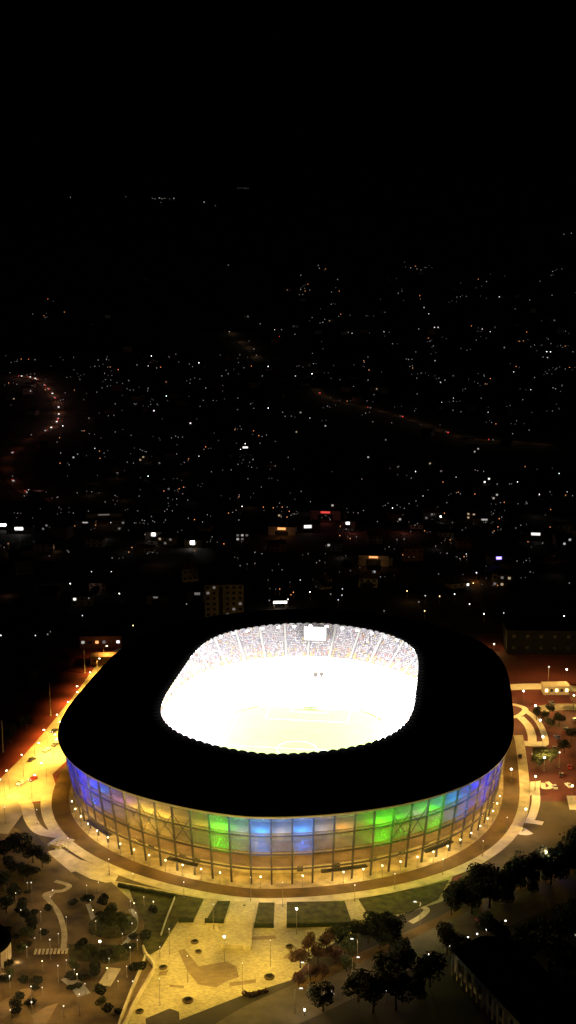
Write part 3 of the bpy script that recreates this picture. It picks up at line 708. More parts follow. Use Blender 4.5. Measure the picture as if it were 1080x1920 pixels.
tree_row([(1006, 1350, 6), (1020, 1352, 5), (1030, 1366, 5), (1048, 1362, 6), (1030, 1340, 5), (1070, 1390, 6), (1058, 1412, 6)], 'small dark tree', 'dotted over the red parking ground', 'dark trees on the parking ground', 'd', 2)
tree_row([(12, 1300, 9), (36, 1330, 9), (60, 1290, 8), (88, 1262, 8), (120, 1250, 8), (20, 1392, 8), (50, 1370, 8)], 'unlit tree', 'in the dark field left of the bright road', 'unlit trees left of the bright road', 'd', 0)
for i, (px, py) in enumerate([(70, 1180), (100, 1165), (40, 1150), (300, 1130), (130, 1130), (460, 1120), (610, 1112), (690, 1118), (730, 1095), (840, 1105), (960, 1120), (1030, 1118), (1070, 1100), (240, 1100), (180, 1120), (560, 1080), (650, 1072), (20, 1100), (90, 1075), (1010, 1085)]):
    pass
tree_row([(70, 1180, 9), (100, 1165, 9), (40, 1150, 9), (300, 1130, 9), (130, 1130, 8), (460, 1120, 9), (610, 1112, 9), (690, 1118, 9), (730, 1095, 8), (840, 1105, 9), (960, 1120, 9), (1030, 1118, 9), (1070, 1100, 9), (240, 1100, 9), (180, 1120, 8), (560, 1080, 8), (650, 1072, 8), (20, 1100, 9), (90, 1075, 8), (1010, 1085, 9)],
         'shadowy tree', 'in the dark band behind the stadium roof', 'shadowy trees behind the stadium', 'd', 3)
# planters and low plants on the plaza
SHR = leaf_mesh('shrub', [(0, 0, .75, .75), (.4, .2, .7, .5), (-.4, -.2, .8, .5)], 160, .22, M['leafdark'], 77, .7)
PB = MB(); PB.lathe([(1.15, 0), (1.3, .25), (1.35, .55), (1.2, .6), (1.0, .45)], n=16); PBm = PB.mesh('planter_bowl', M['parkearth'])
for i, (px, py, s, wh) in enumerate([(365, 1767, 1.2, 'above the brown patch'), (372, 1785, 1.0, 'at the upper corner of the brown patch'), (505, 1833, 1.5, 'near the right edge of the plaza'), (352, 1877, 1.5, 'near the bottom of the plaza'),
                                     (306, 1815, 1.2, 'beside the kinked retaining wall'), (458, 1700, .8, 'at the top of the raised walkway'), (543, 1776, 1.2, 'below the wide lawn'), (262, 1897, 1.1, 'at the foot of the retaining wall')]):
    o = empty('planter', (*G(px, py), .02)); tag(o, 'round stone planter with a dark shrub ' + wh, 'planter', 'round planters on the plaza'); o.scale = (s * .85, s * .85, s * .5)
    link('bowl', PBm, o); c = link('shrub', SHR, o); c.location = (0, 0, .35)
ps = random.Random(31); plants = []
while len(plants) < 46:
    px, py = ps.uniform(2, 290), ps.uniform(1665, 1905)
    if px > 345 - (py - 1660) * .46 or any(abs(px - q[0]) + abs(py - q[1]) < 12 for q in plants) or abs(px - 108) < 14: continue
    plants.append((px, py))
plants.sort()
for i, (px, py) in enumerate(plants):
    o = link('shrub', SHR); o.location = (*G(px, py), 0); k = ps.uniform(1.5, 2.8); o.scale = (k, k * ps.uniform(.8, 1.3), k * ps.uniform(.7, 1)); o.rotation_euler = (0, 0, ps.uniform(0, 6))
    tag(o, f'low dark shrub, {nth(i)} from left among the winding park paths', 'shrub', 'low shrubs of the park')
RS_ = leaf_mesh('shrub', [(0, 0, .6, .7), (.5, .1, .5, .5)], 150, .2, M['leafred'], 78, .7)
for i, (px, py) in enumerate([(458, 1866), (468, 1868), (478, 1866), (487, 1863), (497, 1861)]):
    o = link('shrub', RS_); o.location = (*G(px, py), 0); o.scale = (1.3, 1.3, 1.2); o.rotation_euler = (0, 0, i * 1.3)
    tag(o, nth(i) + ' reddish shrub from the left on the lower edge of the golden plaza', 'shrub', 'reddish shrubs on the plaza edge')

# ------------------------------------------------------------------ lamps near the stadium
WARM = (1, .62, .13); GOLD = (1, .67, .11)
def lamp_meshes(h, arm, head, style):
    p = MB(); p.tube((0, 0, 0), (0, 0, .5), .16, .13, 8); p.tube((0, 0, .5), (0, 0, h), .10, .06, 8)
    if arm: p.tube((0, 0, h - .05), (arm, 0, h + .25), .05, .04, 6)
    q = MB()
    if style == 'globe': q.lathe([(.08, -.1), (head * .8, .1), (head, head * .7), (head * .8, head * 1.4), (.06, head * 1.7)], (0, 0, h), 10)
    else:
        q.box((arm + .3, 0, h + .27), (1.0, head, .22), taper=.7)
    return p.mesh('pole', M['pole']), q
LM = {}
def lamp(name, px, py, h, power, label, group=None, style='globe', head=.35, col=WARM, m='L_sodium', arm=0, rz=0, world=None, spot=False):
    key = (h, arm, head, style, m)
    if key not in LM:
        pm, q = lamp_meshes(h, arm, head, style); LM[key] = (pm, q.mesh('lamp_head', M[m]))
    loc = world or G(px, py); o = empty(name, (*loc, 0), rz); tag(o, label, 'lamp', group)
    link('pole', LM[key][0], o); link('lamp_head', LM[key][1], o)
    if power:
        if spot: light('lamp_light', 'SPOT', (arm + .3 if arm else 0, 0, h - .1), power, col, o, .3, (arm + .3 if arm else 0, 0, 0), R(140), .7)
        else: light('lamp_light', 'POINT', (arm + .3 if arm else 0, 0, h - .25 if arm else h + head * 1.9), power, col, o, .2)
    return o
# the ring of small lamp posts at the foot of the facade
rl = []
rp = O_base(KB, 1.7, .5); rn_ = normals(rp)
for i in range(KB):
    x, y = S2W(*rp[i]); px, py = proj(x, y, 2)
    if (rn_[i] @ (np.array(W2S(0, 0)) - rp[i])) / np.linalg.norm(np.array(W2S(0, 0)) - rp[i]) > .08: rl.append((px, x, y))
rl.sort()
for j, (px, x, y) in enumerate(rl):
    if 440 < px < 640 and j % 2: continue
    side = 'left curve' if px < 330 else 'front' if px < 745 else 'right curve'
    lamp('ring_lamp_post', 0, 0, 4.2, 260, f'small warm lamp post at the facade foot, {nth(j)} from the left along the {side}', 'lamp posts round the facade foot', 'globe', .26, (1, .64, .12), 'L_sodium', world=(x, y))
# plaza lamps: the first three seen, the rest added to light the paving
for i, (px, py, wh, pw) in enumerate([(421, 1806, 'in the middle beside the brown patch', 6500), (507, 1812, 'towards the rusty trees', 5200), (556, 1752, 'at the corner of the wide lawn', 5000), (352, 1842, 'added left of the brown patch', 4600), (318, 1790, 'added by the kinked retaining wall', 4200),
                                      (400, 1742, 'added below the slanted lawn', 4000), (455, 1856, 'added near the lower edge', 4600), (300, 1886, 'added above the dark kiosk', 4200), (530, 1700, 'added on the ring path by the wide lawn', 3000), (470, 1690, 'added at the head of the raised walkway', 2400)]):
    lamp('plaza_lamp', px, py, 9.0, pw * 2.2, 'tall lamp on the golden plaza ' + wh, 'tall lamps on the plaza', 'globe', .36 if i in (0, 2) else .15, GOLD, 'L_hot' if i in (0, 2) else 'L_mid')
# ring path lamps
for i, (px, py, wh, pw) in enumerate([(250, 1668, 'above the park', 2000), (345, 1684, 'above the corner lawn', 2000), (665, 1690, 'between the two right lawns', 2600), (740, 1668, 'above the sloping lawn', 2400), (830, 1640, 'at the end of the sloping lawn', 2400), (905, 1605, 'on the right curve', 2600), (950, 1560, 'by the pale right path', 3200), (205, 1640, 'at the pale left landing', 4500), (128, 1600, 'beside the striped crossing', 4500), (70, 1545, 'where the left path bends', 4500)]):
    lamp('path_lamp', px, py, 6.0, pw * 1.9, 'warm path lamp on the ring path ' + wh, 'lamps on the ring path', 'globe', .2, GOLD, 'L_mid')
# left road
lr = [(122, 1388), (133, 1352), (152, 1318), (183, 1264), (100, 1416), (195, 1242), (168, 1290), (140, 1330), (112, 1372), (90, 1402), (66, 1430), (44, 1456), (18, 1480), (88, 1468), (60, 1495), (10, 1500), (112, 1420)]
for i, (px, py) in enumerate(sorted(lr)):
    lamp('road_lamp', px, py, 9.0, 18000 if py > 1440 else 24000, f'bright sodium lamp on the yellow road, {nth(i)} from the left', 'sodium lamps along the bright left road', 'arm', .5, (1, .55, .085), 'L_sodium', 1.6, random.uniform(0, 6), spot=True)
for i, (px, py, h, wh) in enumerate([(95, 1342, 17, 'beside the bright road'), (159, 1262, 17, 'near the reddish low building'), (6, 1410, 15, 'at the left picture edge')]):
    o = empty('flag_mast', (*G(px, py), 0)); tag(o, 'tall bare pale mast ' + wh, 'mast', 'tall bare masts'); b = MB(); b.tube((0, 0, 0), (0, 0, h), .28, .10, 8); b.build('mast', M['pale'], o)
    b = MB(); b.box((0, 0, .25), (1.0, 1.0, .5), taper=.8); b.build('footing', M['conc'], o)
# right side
for i, (px, py, h, wh, pw, m_) in enumerate([(981, 1318, 6, 'at the top of the looped path', 3800, 'L_hot'), (1003, 1346, 6, 'inside the upper bend of the looped path', 3500, 'L_hot'), (1012, 1374, 6, 'on the outer loop', 3500, 'L_hot'), (1017, 1406, 6, 'at the foot of the loop', 3500, 'L_hot'),
                                            (1020, 1446, 6, 'in front of the green tree', 3000, 'L_hot'), (952, 1350, 6, 'beside the roof edge', 3000, 'L_sodium'), (1003, 1482, 6, 'on the straight pale path', 5200, 'L_sodium'), (1061, 1287, 9, 'above the bright kiosk', 9000, 'L_hot'),
                                            (1028, 1282, 9, 'left of the bright kiosk', 3000, 'L_mid'), (1075, 1330, 7, 'on the second street', 6000, 'L_sodium'), (1072, 1500, 6, 'by the pale slab at the picture edge', 5500, 'L_sodium'), (950, 1300, 8, 'where the street meets the stadium', 5000, 'L_sodium'), (985, 1545, 6, 'at the lower crossing', 3500, 'L_sodium'),
                                            (958, 1464, 5, 'at the right foot of the facade', 5000, 'L_hot'), (926, 1218, 3, 'on the red yard behind the stadium', 900, 'L_sodium'), (1048, 1440, 7, 'among the parked cars', 1800, 'L_mid')]):
    lamp('street_lamp', px, py, h, pw * 3.6, 'white street lamp on the red parking ground ' + wh, 'lamps on the red parking ground', 'globe', .42, (1, .58, .15), m_)
# dim road lamps with long poles
for i, (px, py, h, wh, pw) in enumerate([(670, 1810, 9, 'beside the dark clump of trees', 500), (787, 1738, 9, 'by the small footpath', 1300), (1012, 1650, 11, 'in front of the tree belt', 1500), (578, 1850, 8, 'below the rusty trees', 300), (553, 1900, 8, 'at the bottom of the picture', 500), (900, 1700, 8, 'inside the tree belt', 500), (660, 1840, 8, 'on the dim road verge', 500)]):
    lamp('roadside_lamp', px, py, h, pw * 3.2, 'slim roadside lamp with a long pole ' + wh, 'slim lamps along the dim road', 'arm', .4, (1, .72, .34), 'L_mid', 1.5, random.choice((0, PI)))
lamp('bollard_lamp', 571, 1904, 1.6, 60, 'low white bollard lamp shining at the bottom of the dim road', style='globe', head=.3, m='L_hot')
for i, (px, py) in enumerate([(803, 1812), (842, 1797), (859, 1789), (877, 1779), (894, 1773), (911, 1765), (947, 1748)]):
    lamp('footway_lamp', px, py, 4.0, 14, f'white dot lamp, {nth(i)} from the left in the rising row at the dark wood', 'row of dot lamps at the dark wood', 'globe', .26, (1, .9, .8), 'L_white')
lamp('footway_lamp', 724, 1880, 4.0, 10, 'single white dot lamp under the black roadside trees', None, 'globe', .24, (1, .9, .8), 'L_mid')
lamp('footway_lamp', 1078, 1775, 4.0, 10, 'faint grey lamp among the trees at the right picture edge', None, 'globe', .3, (1, .9, .8), 'L_dim')
# park lamps
pk = [(185, 1672), (163, 1678), (180, 1746), (175, 1725), (188, 1786), (205, 1817), (80, 1822), (125, 1820), (145, 1847), (222, 1860), (238, 1832), (236, 1746), (252, 1712), (245, 1708), (288, 1709), (77, 1728), (77, 1761), (125, 1738), (51, 1795), (19, 1854), (20, 1915), (120, 1907),
      (80, 1872), (52, 1673), (170, 1706), (255, 1730), (248, 1750), (140, 1838), (258, 1782), (300, 1795), (230, 1770), (95, 1700), (10, 1668), (30, 1693), (15, 1701), (160, 1865), (60, 1900), (110, 1770), (270, 1700), (201, 1835), (40, 1725), (66, 1778)]
pk.sort()
for i, (px, py) in enumerate(pk):
    big = (px, py) in ((188, 1786),); br = random.choice((90, 150, 220, 320))
    lamp('park_lamp', px, py, 3.6, 320 if big else br, ('big white park lamp above the dark green bed' if big else f'small park lamp, {nth(i)} from the left among the winding paths'), 'small lamps in the park', 'globe', .42 if big else .15, (1, .72, .36), 'L_park' if big or i % 4 == 0 else 'L_mid')
# warm glow on the lower left ground comes from taller lamps
for i, (px, py, wh, pw) in enumerate([(60, 1890, 'in the corner below the round hall', 2600), (110, 1850, 'on the brown court of the park', 1500), (95, 1800, 'beside the slatted bench', 900), (20, 1870, 'at the left picture edge', 2200), (150, 1905, 'at the bottom of the park', 1400), (100, 1705, 'beside the pale winding path', 900), (245, 1815, 'near the sunken ramp', 1200), (250, 1880, 'at the foot of the sunken ramp', 1500), (60, 1690, 'at the edge of the grove', 700), (10, 1545, 'where the grove meets the road', 1500)]):
    lamp('park_mast_lamp', px, py, 7.0, pw * 3.0, 'taller amber lamp in the park ' + wh, 'taller amber lamps in the park', 'globe', .22, (1, .60, .2), 'L_mid')

# park paths, round bed, slatted bench
strip('path', smooth_line(GP([(103, 1652), (122, 1657), (130, 1662), (118, 1670), (100, 1672), (84, 1678), (95, 1692), (110, 1712), (118, 1735), (121, 1755), (118, 1785)]), 6), 1.9, .028, M['pale'])
sheet('path', GP([(88, 1676), (100, 1667), (106, 1671), (98, 1680), (92, 1684)]), .032, M['pale'])
strip('path', smooth_line(GP([(165, 1695), (172, 1715), (178, 1735), (180, 1755)]), 6), 1.6, .028, M['conc'])
strip('path', smooth_line(GP([(244, 1705), (253, 1715), (254, 1735), (246, 1752), (236, 1768), (225, 1775)]), 6), 1.6, .028, M['conc'])
strip('path', smooth_line(GP([(215, 1815), (205, 1832), (195, 1848)]), 5), 4.2, .028, M['pale'])
strip('path', smooth_line(GP([(125, 1832), (145, 1850), (158, 1866)]), 5), 4.2, .028, M['conc'])
sheet('path', GP([(0, 1880), (40, 1855), (70, 1850), (40, 1885), (0, 1915), (-40, 1925)]), .024, M['darkpave'])
sheet('path', GP([(60, 1905), (85, 1888), (110, 1880), (90, 1915), (70, 1935)]), .024, M['darkpave'])
cxp, cyp = G(212, 1735); b = MB(); b.lathe([(8.2, 0), (8.2, .3), (7.9, .35)], (cxp, cyp, 0), 40); tag(b.build('lawn', M['lawn']), kind='structure')
sheet('lawn', GP([(128, 1770), (250, 1772), (240, 1800), (205, 1808), (130, 1800)]), .03, M['lawn'])
o = empty('slatted_bench', (*G(96, 1786), 0), .05); tag(o, 'long pale slatted bench deck across the park path', 'bench')
for k in range(9):
    b = MB(); b.box((-5 + k * 1.25, 0, .45), (.75, 3.2, .12)); b.build('slat', M['pale'], o)
b = MB(); b.box((0, 0, .2), (11, .4, .38)); b.build('bench_frame', M['steel'], o)
# striped stair by the left ring
o = empty('stair', (*G(118, 1580), 0), -.45); tag(o, 'short flight of pale striped steps beside the ring road', 'stairs')
for k in range(5):
    b = MB(); b.box((0, 3.2 - k * 1.9, .10 + .12 * k), (5.6 - .3 * k, 1.0, .2 + .24 * k)); b.build('step', M['pale'], o)
b = MB(); b.box((-3.2, -.5, .6), (.3, 9.5, 1.2)); b.build('stair_wall', M['conc'], o)

# round hall at the left edge with lit fins
hx, hy = G(-42, 1800); hall = empty('round_hall', (hx, hy, 0)); tag(hall, 'dark round hall with pale upright fins at the left picture edge', 'building')
b = MB(); b.lathe([(9.6, 0), (9.6, 6.2)], n=48); b.build('wall', M['darkroof'], hall)
b = MB(); b.lathe([(10.9, 6.2), (10.9, 6.9), (10.2, 7.3), (4, 7.9), (.3, 8.1)], n=48); b.build('roof', M['roofblack'], hall)
for k in range(40):
    a = 2 * PI * k / 40
    if not (-2.2 < ((a + PI) % (2 * PI)) - PI < 1.2): continue
    b = MB(); b.box((10.2 * math.cos(a), 10.2 * math.sin(a), 3.1), (.9, .28, 6.2), a); b.build('fin', M['pale'], hall)
for a in (-1.3, -.7, -.1): light('fin_light', 'POINT', (13 * math.cos(a), 13 * math.sin(a), .6), 240, (1, .72, .42), hall, .2)
# dark kiosk at the bottom of the plaza
kq = GP([(276, 1932), (318, 1914), (334, 1920), (336, 1946), (280, 1962)]); o = empty('kiosk', (0, 0, 0)); tag(o, 'dark flat roofed kiosk at the bottom edge of the plaza', 'kiosk')
b = MB(); b.prism(kq, 0, 3.4); b.build('wall', M['darkroof'], o)
cxk = sum(p[0] for p in kq) / 5; cyk = sum(p[1] for p in kq) / 5
b = MB(); b.prism([(cxk + (p[0] - cxk) * 1.08, cyk + (p[1] - cyk) * 1.08) for p in kq], 3.4, 3.8); b.build('roof', M['darkroof'], o)
# long dark hall at the lower right with pale posts
p0, p1 = np.array(G(846, 1822)), np.array(G(985, 1975)); d = p1 - p0; L = np.linalg.norm(d); ang = math.atan2(d[1], d[0])
o = empty('sports_hall', (*p0, 0), ang); tag(o, 'long unlit hall with grey posts along its side, among the dark trees', 'building')
b = MB(); b.box((L / 2, 11, 3.5), (L, 20, 7)); b.build('wall', M['wall3'], o)
b = MB(); b.add([(-1, .2, 7), (L + 1, .2, 7), (L + 1, 21.8, 7), (-1, 21.8, 7), (-1, 11, 9.5), (L + 1, 11, 9.5)], [(0, 1, 5, 4), (2, 3, 4, 5), (0, 4, 3), (1, 2, 5), (3, 2, 1, 0)]); b.build('roof', M['roofblack'], o)
for k in range(14):
    b = MB(); b.box((2 + k * (L - 4) / 13, -.6, 3.4), (.5, .5, 6.8)); b.build('post', M['pale'], o)
    if k % 2: b = MB(); b.box((2 + (k - .5) * (L - 4) / 13, .93, 3.2), (2.4, .12, 2.6)); b.build('window', M['pane'], o)
for k in range(4): light('hall_light', 'POINT', (4 + k * (L - 6) / 3, -3.4, 5.5), (3, 2, 4, 14)[k], (.95, .97, 1), o, .2)

# ------------------------------------------------------------------ houses and buildings of the town
def house(px, py, w_, d_, h_, label, wallm, roofm, rz=None, gable=True, nwin=3, lit=(), loc=None, name='house', group=None, cat='house', storeys=1):
    x, y, z = loc or (*G(px, py), 0); rz = random.uniform(-.35, .35) if rz is None else rz
    o = empty(name, (x, y + d_ / 2, z - .5), rz); tag(o, label, cat, group); h_ += .5
    b = MB(); b.box((0, 0, h_ / 2), (w_, d_, h_)); b.build('wall', wallm, o)
    b = MB(); e = .5
    if gable:
        r = h_ + min(w_, d_) * .28
        b.add([(-w_ / 2 - e, -d_ / 2 - e, h_ + .01), (w_ / 2 + e, -d_ / 2 - e, h_ + .01), (w_ / 2 + e, d_ / 2 + e, h_ + .01), (-w_ / 2 - e, d_ / 2 + e, h_ + .01), (-w_ / 2 - e, 0, r), (w_ / 2 + e, 0, r)], [(0, 1, 5, 4), (2, 3, 4, 5), (0, 4, 3), (1, 2, 5), (3, 2, 1, 0)])
    else: b.box((0, 0, h_ + .25), (w_ + .6, d_ + .6, .5))
    b.build('roof', roofm, o)
    if gable and y < 1500:
        b = MB(); b.box((w_ * .28, d_ * .12, h_ + 2.2), (.8, .8, 3.0)); b.build('chimney', wallm, o.children[-1])
    k = 0
    for s in range(storeys):
        for i in range(nwin):
            b = MB(); b.box((-w_ / 2 + w_ * (i + .5) / nwin, -d_ / 2 - .03, .5 + (s + .55) * (h_ - .5) / storeys), (min(1.8, w_ / nwin * .55), .12, min(1.6, (h_ - .5) / storeys * .5)))
            b.build('window', lit[k % len(lit)] if lit and lit[k % len(lit)] else M['pane'], o); k += 1
    return o
# named landmarks just behind the stadium
house(188, 1216, 24, 10, 7, 'low reddish building behind the left shoulder of the stadium roof', M['wall2'], M['tile'], .05, False, 6, (M['L_dim'], None, M['L_orange'], M['L_faint'], None, M['L_mid']), name='depot', cat='building')
house(196, 1246, 16, 8, 4, 'small red shed beside the bright road behind the stadium', M['wall2'], M['tile'], .05, False, 3, name='shed', cat='shed')
light('depot_light', 'POINT', (*G(190, 1226), 6), 350, (1, .5, .2), None, .3)
house(1020, 1228, 46, 22, 13.5, 'big black windowless looking warehouse behind the red yard', M['blackclad'], M['blackclad'], -.04, False, 6, name='warehouse', cat='building', storeys=2, loc=(*G(1028, 1227), 0))
ab = house(420, 1158, 24, 14, 21, 'pale apartment block with tall dark stair recess behind the roof', M['wall1'], M['flatroof'], .03, False, 6, (None, None, None, M['L_faint'], None, None, None), name='apartment_block', cat='building', storeys=6)
b = MB(); b.box((-2.0, -7.08, 10.5), (2.4, .2, 19)); b.build('stair_recess', M['flatroof'], ab)
for k in (-5, 1, 4): b = MB(); b.box((k, -7.15, 10.5), (.7, .3, 21)); b.build('pilaster', M['wall1'], ab)
light('yard_fill_light', 'POINT', (*G(418, 1163), 4), 9, (1, .85, .6), None, .3)
cn = empty('lit_canopy', (*G(525, 1142), 0), .05); tag(cn, 'glowing white flat canopy just behind the far roof edge', 'canopy')
b = MB(); b.box((0, 0, 5.2), (9, 5, .5)); b.build('canopy_roof', M['flatroof'], cn); b = MB(); b.box((0, -2.55, 5.2), (8.6, .14, 1.5)); b.build('light_strip', M['L_white'], cn)
for sx in (-3.8, 3.8): b = MB(); b.tube((sx, 0, 0), (sx, 0, 5), .2, .2); b.build('post', M['pole'], cn)
light('canopy_glow', 'POINT', (*G(522, 1144), 3.5), 500, (1, .95, .8), None, .3)
kb = house(1043, 1303, 13, 6, 4.5, 'bright yellow lit kiosk building beside the street right of the stadium', M['wall1'], M['pale'], .03, False, 5, (M['L_warm'], None), name='ticket_hall', cat='building')
def blocked0(px, py): return (py > 1080 and 300 < px < 960) or (px > 930 and py > 1105)
# shops with a lit sign band: (px, py, width, height, material, label)
def shop(px, py, w_, h_, sm, label, sw=.9, sh=1.2):
    o = empty('shop_building', T(px, py), random.uniform(-.15, .15)); tag(o, label, 'shop', 'lit shops in the dark town')
    b = MB(); b.box((0, 5, h_ / 2), (w_ + 4, 10, h_)); b.build('wall', M['wall3'], o)
    b = MB(); b.box((0, 5, h_ + .2), (w_ + 4.6, 10.6, .4)); b.build('roof', M['flatroof'], o)
    b = MB(); b.box((0, -.12, h_ - sh / 2 - .3), (w_ * sw * .4, .2, sh * .8)); b.build('sign_panel', M[sm], o)
    b = MB(); b.box((0, -.05, (h_ - sh - 1) / 2), (w_ * .6, .1, h_ - sh - 1.2)); b.build('window', M['pane'], o)
for a in [(5, 994, 16, 6, 'L_white', 'shop with a broad white lit front at the left picture edge', .95, 2.6), (36, 1001, 17, 6, 'L_white', 'second broad white lit shop front, next in from the left edge', .95, 2.6), (160, 991, 12, 6, 'L_dim', 'shop with a dim white sign in the left of the town', .9, 1.2),
          (195, 976, 26, 6, 'L_faint', 'wide dim orange lit shed above the dim shop'), (288, 1014, 9, 7, 'L_white', 'white glowing shop front with a reddish yard', .9, 3), (361, 1027, 9, 6, 'L_hot', 'brightest white shop front left of the middle', .9, 3.4), (528, 1004, 18, 7, 'L_orange', 'orange lit shop row above the middle of the stadium', .9, 2.2),
          (610, 975, 22, 8, 'L_red', 'shop with a long red sign', .9, 2), (635, 974, 10, 7, 'L_mid', 'shop with a small white sign beside the red one', .9, 1.6), (652, 991, 8, 6, 'L_white', 'shop with a bright white corner light under the red sign', .9, 2.4), (577, 999, 16, 7, 'L_mid', 'warm white lit shop left of the red sign', .95, 3),
          (908, 985, 14, 6, 'L_dim', 'grey lit shop right of the big white lamp', .9, 1.6), (1004, 1014, 18, 7, 'L_mid', 'white lit shop front near the right picture edge', .95, 2.4), (935, 1060, 10, 7, 'L_blue', 'shop with a violet blue glowing sign', .95, 2.4), (700, 1062, 18, 8, 'L_orange', 'orange lit building beside red lights', .9, 1.6),
          (722, 1061, 7, 6, 'L_red', 'small shop with red lights beside the orange building', .8, 1.6), (460, 851, 16, 9, 'L_mid', 'cluster of white lit fronts on the lower hillside', .9, 2.4), (292, 1134, 8, 6, 'L_faint', 'faintly lit grey shop behind the left roof shoulder', .9, 1.4), (370, 1129, 10, 7, 'L_faint', 'greenish dim shop left of the apartment block', .9, 2)]:
    shop(*a)
for (px, py, pw, c) in ((700, 1066, 500, (1, .45, .15)), (528, 1008, 700, (1, .4, .15)), (290, 1020, 260, (1, .7, .5)), (610, 982, 600, (1, .25, .2)), (890, 1092, 700, (1, .5, .2)), (770, 1130, 240, (1, .6, .25)), (195, 984, 300, (1, .5, .25)), (662, 1002, 600, (1, .3, .2)), (760, 1002, 700, (1, .35, .25))):
    x, y, z = T(px, py); light('yard_fill_light', 'POINT', (x, y, z + 6), pw, c, None, .3)
ry = random.Random(77)
for k in range(46):  # unseen lights scattered at random, added so walls and streets show faintly
    px, py = (ry.uniform(0, 1075), ry.uniform(960, 1120)) if k < 34 else (ry.uniform(150, 540), ry.uniform(840, 960))
    if blocked0(px, py): continue
    x, y, z = T(px, py); light('yard_fill_light', 'POINT', (x, y, z + ry.uniform(3, 7)), ry.uniform(40, 170), ry.choice(((1, .6, .3), (1, .9, .75), (1, .45, .3), (1, .95, .9))), None, .3)
strip('town_street', smooth_line([T(540, 1002), T(640, 1000), T(760, 998), T(860, 1000)], 6), 9, .03, M['red'])
strip('town_street', smooth_line([T(862, 1055), T(880, 1075), T(890, 1095), T(898, 1130)], 6), 7, .03, M['redbrown'])

def zone(px, py):
    row = ('far ridge' if py < 470 else 'upper hillside' if py < 600 else 'middle hillside' if py < 720 else 'lower hillside' if py < 850 else 'hillside foot' if py < 950 else 'dark town' if py < 1070 else 'strip behind the stadium')
    k = min(7, int(px // 135))
    col = ('left edge', 'far left', 'left', 'left of centre', 'right of centre', 'right', 'far right', 'right edge')[k]
    return row, col
# houses: lit or unlit, across the town and the hillside
hs = []
rh = random.Random(21)
def blocked(px, py):
    if py > 1105 and 190 < px < 960: return True
    if py > 1165: return True
    for (x0, y0, x1, y1) in ((380, 1080, 470, 1165), (500, 1110, 560, 1150), (940, 1130, 1080, 1240)):
        if x0 < px < x1 and y0 < py < y1: return True
    return False
tries = 0
while len(hs) < 150 and tries < 6000:
    tries += 1
    py = rh.choice((rh.uniform(960, 1150), rh.uniform(700, 1000), rh.uniform(500, 760))); px = rh.uniform(5, 1075)
    if blocked(px, py): continue
    if py < 650 and px < 420 and rh.random() < .75: continue
    p = T(px, py)
    if p is None or any((p[0] - q[0]) ** 2 + (p[1] - q[1]) ** 2 < 26 ** 2 for q in hs): continue
    hs.append((*p, px, py))
byz = {}
for h in hs: byz.setdefault(zone(h[3], h[4]), []).append(h)
for z_, lst in byz.items():
    lst.sort(key=lambda h: h[3])
    for i, (x, y, z, px, py) in enumerate(lst):
        far = y > 1700; gable = rh.random() < .6; st = rh.choice((1, 2, 2, 3)); wd = rh.uniform(9, 15) * (1.2 if far else 1)
        lit = [None] * 4
        for k in range(4):
            if rh.random() < .13: lit[k] = rh.choice((M['L_dim'], M['L_mid'], M['L_faint'], M['L_window'], M['L_cold'], M['L_faint']))
        litw = 'with lit windows' if any(lit) else 'with unlit windows'
        house(0, 0, wd, rh.uniform(8, 11), 3.1 * st, f'{"gabled" if gable else "flat roofed"} house {litw}, {nth(i)} from left, {z_[0]}, {z_[1]}', rh.choice((M['wall1'], M['wall2'], M['wall3'])), M['tile'] if gable else M['flatroof'], rh.uniform(-.5, .5), gable, 2 if far else 3, lit,
              loc=(x, y, z), group='dim houses of the dark town', storeys=1 if far else min(st, 2))

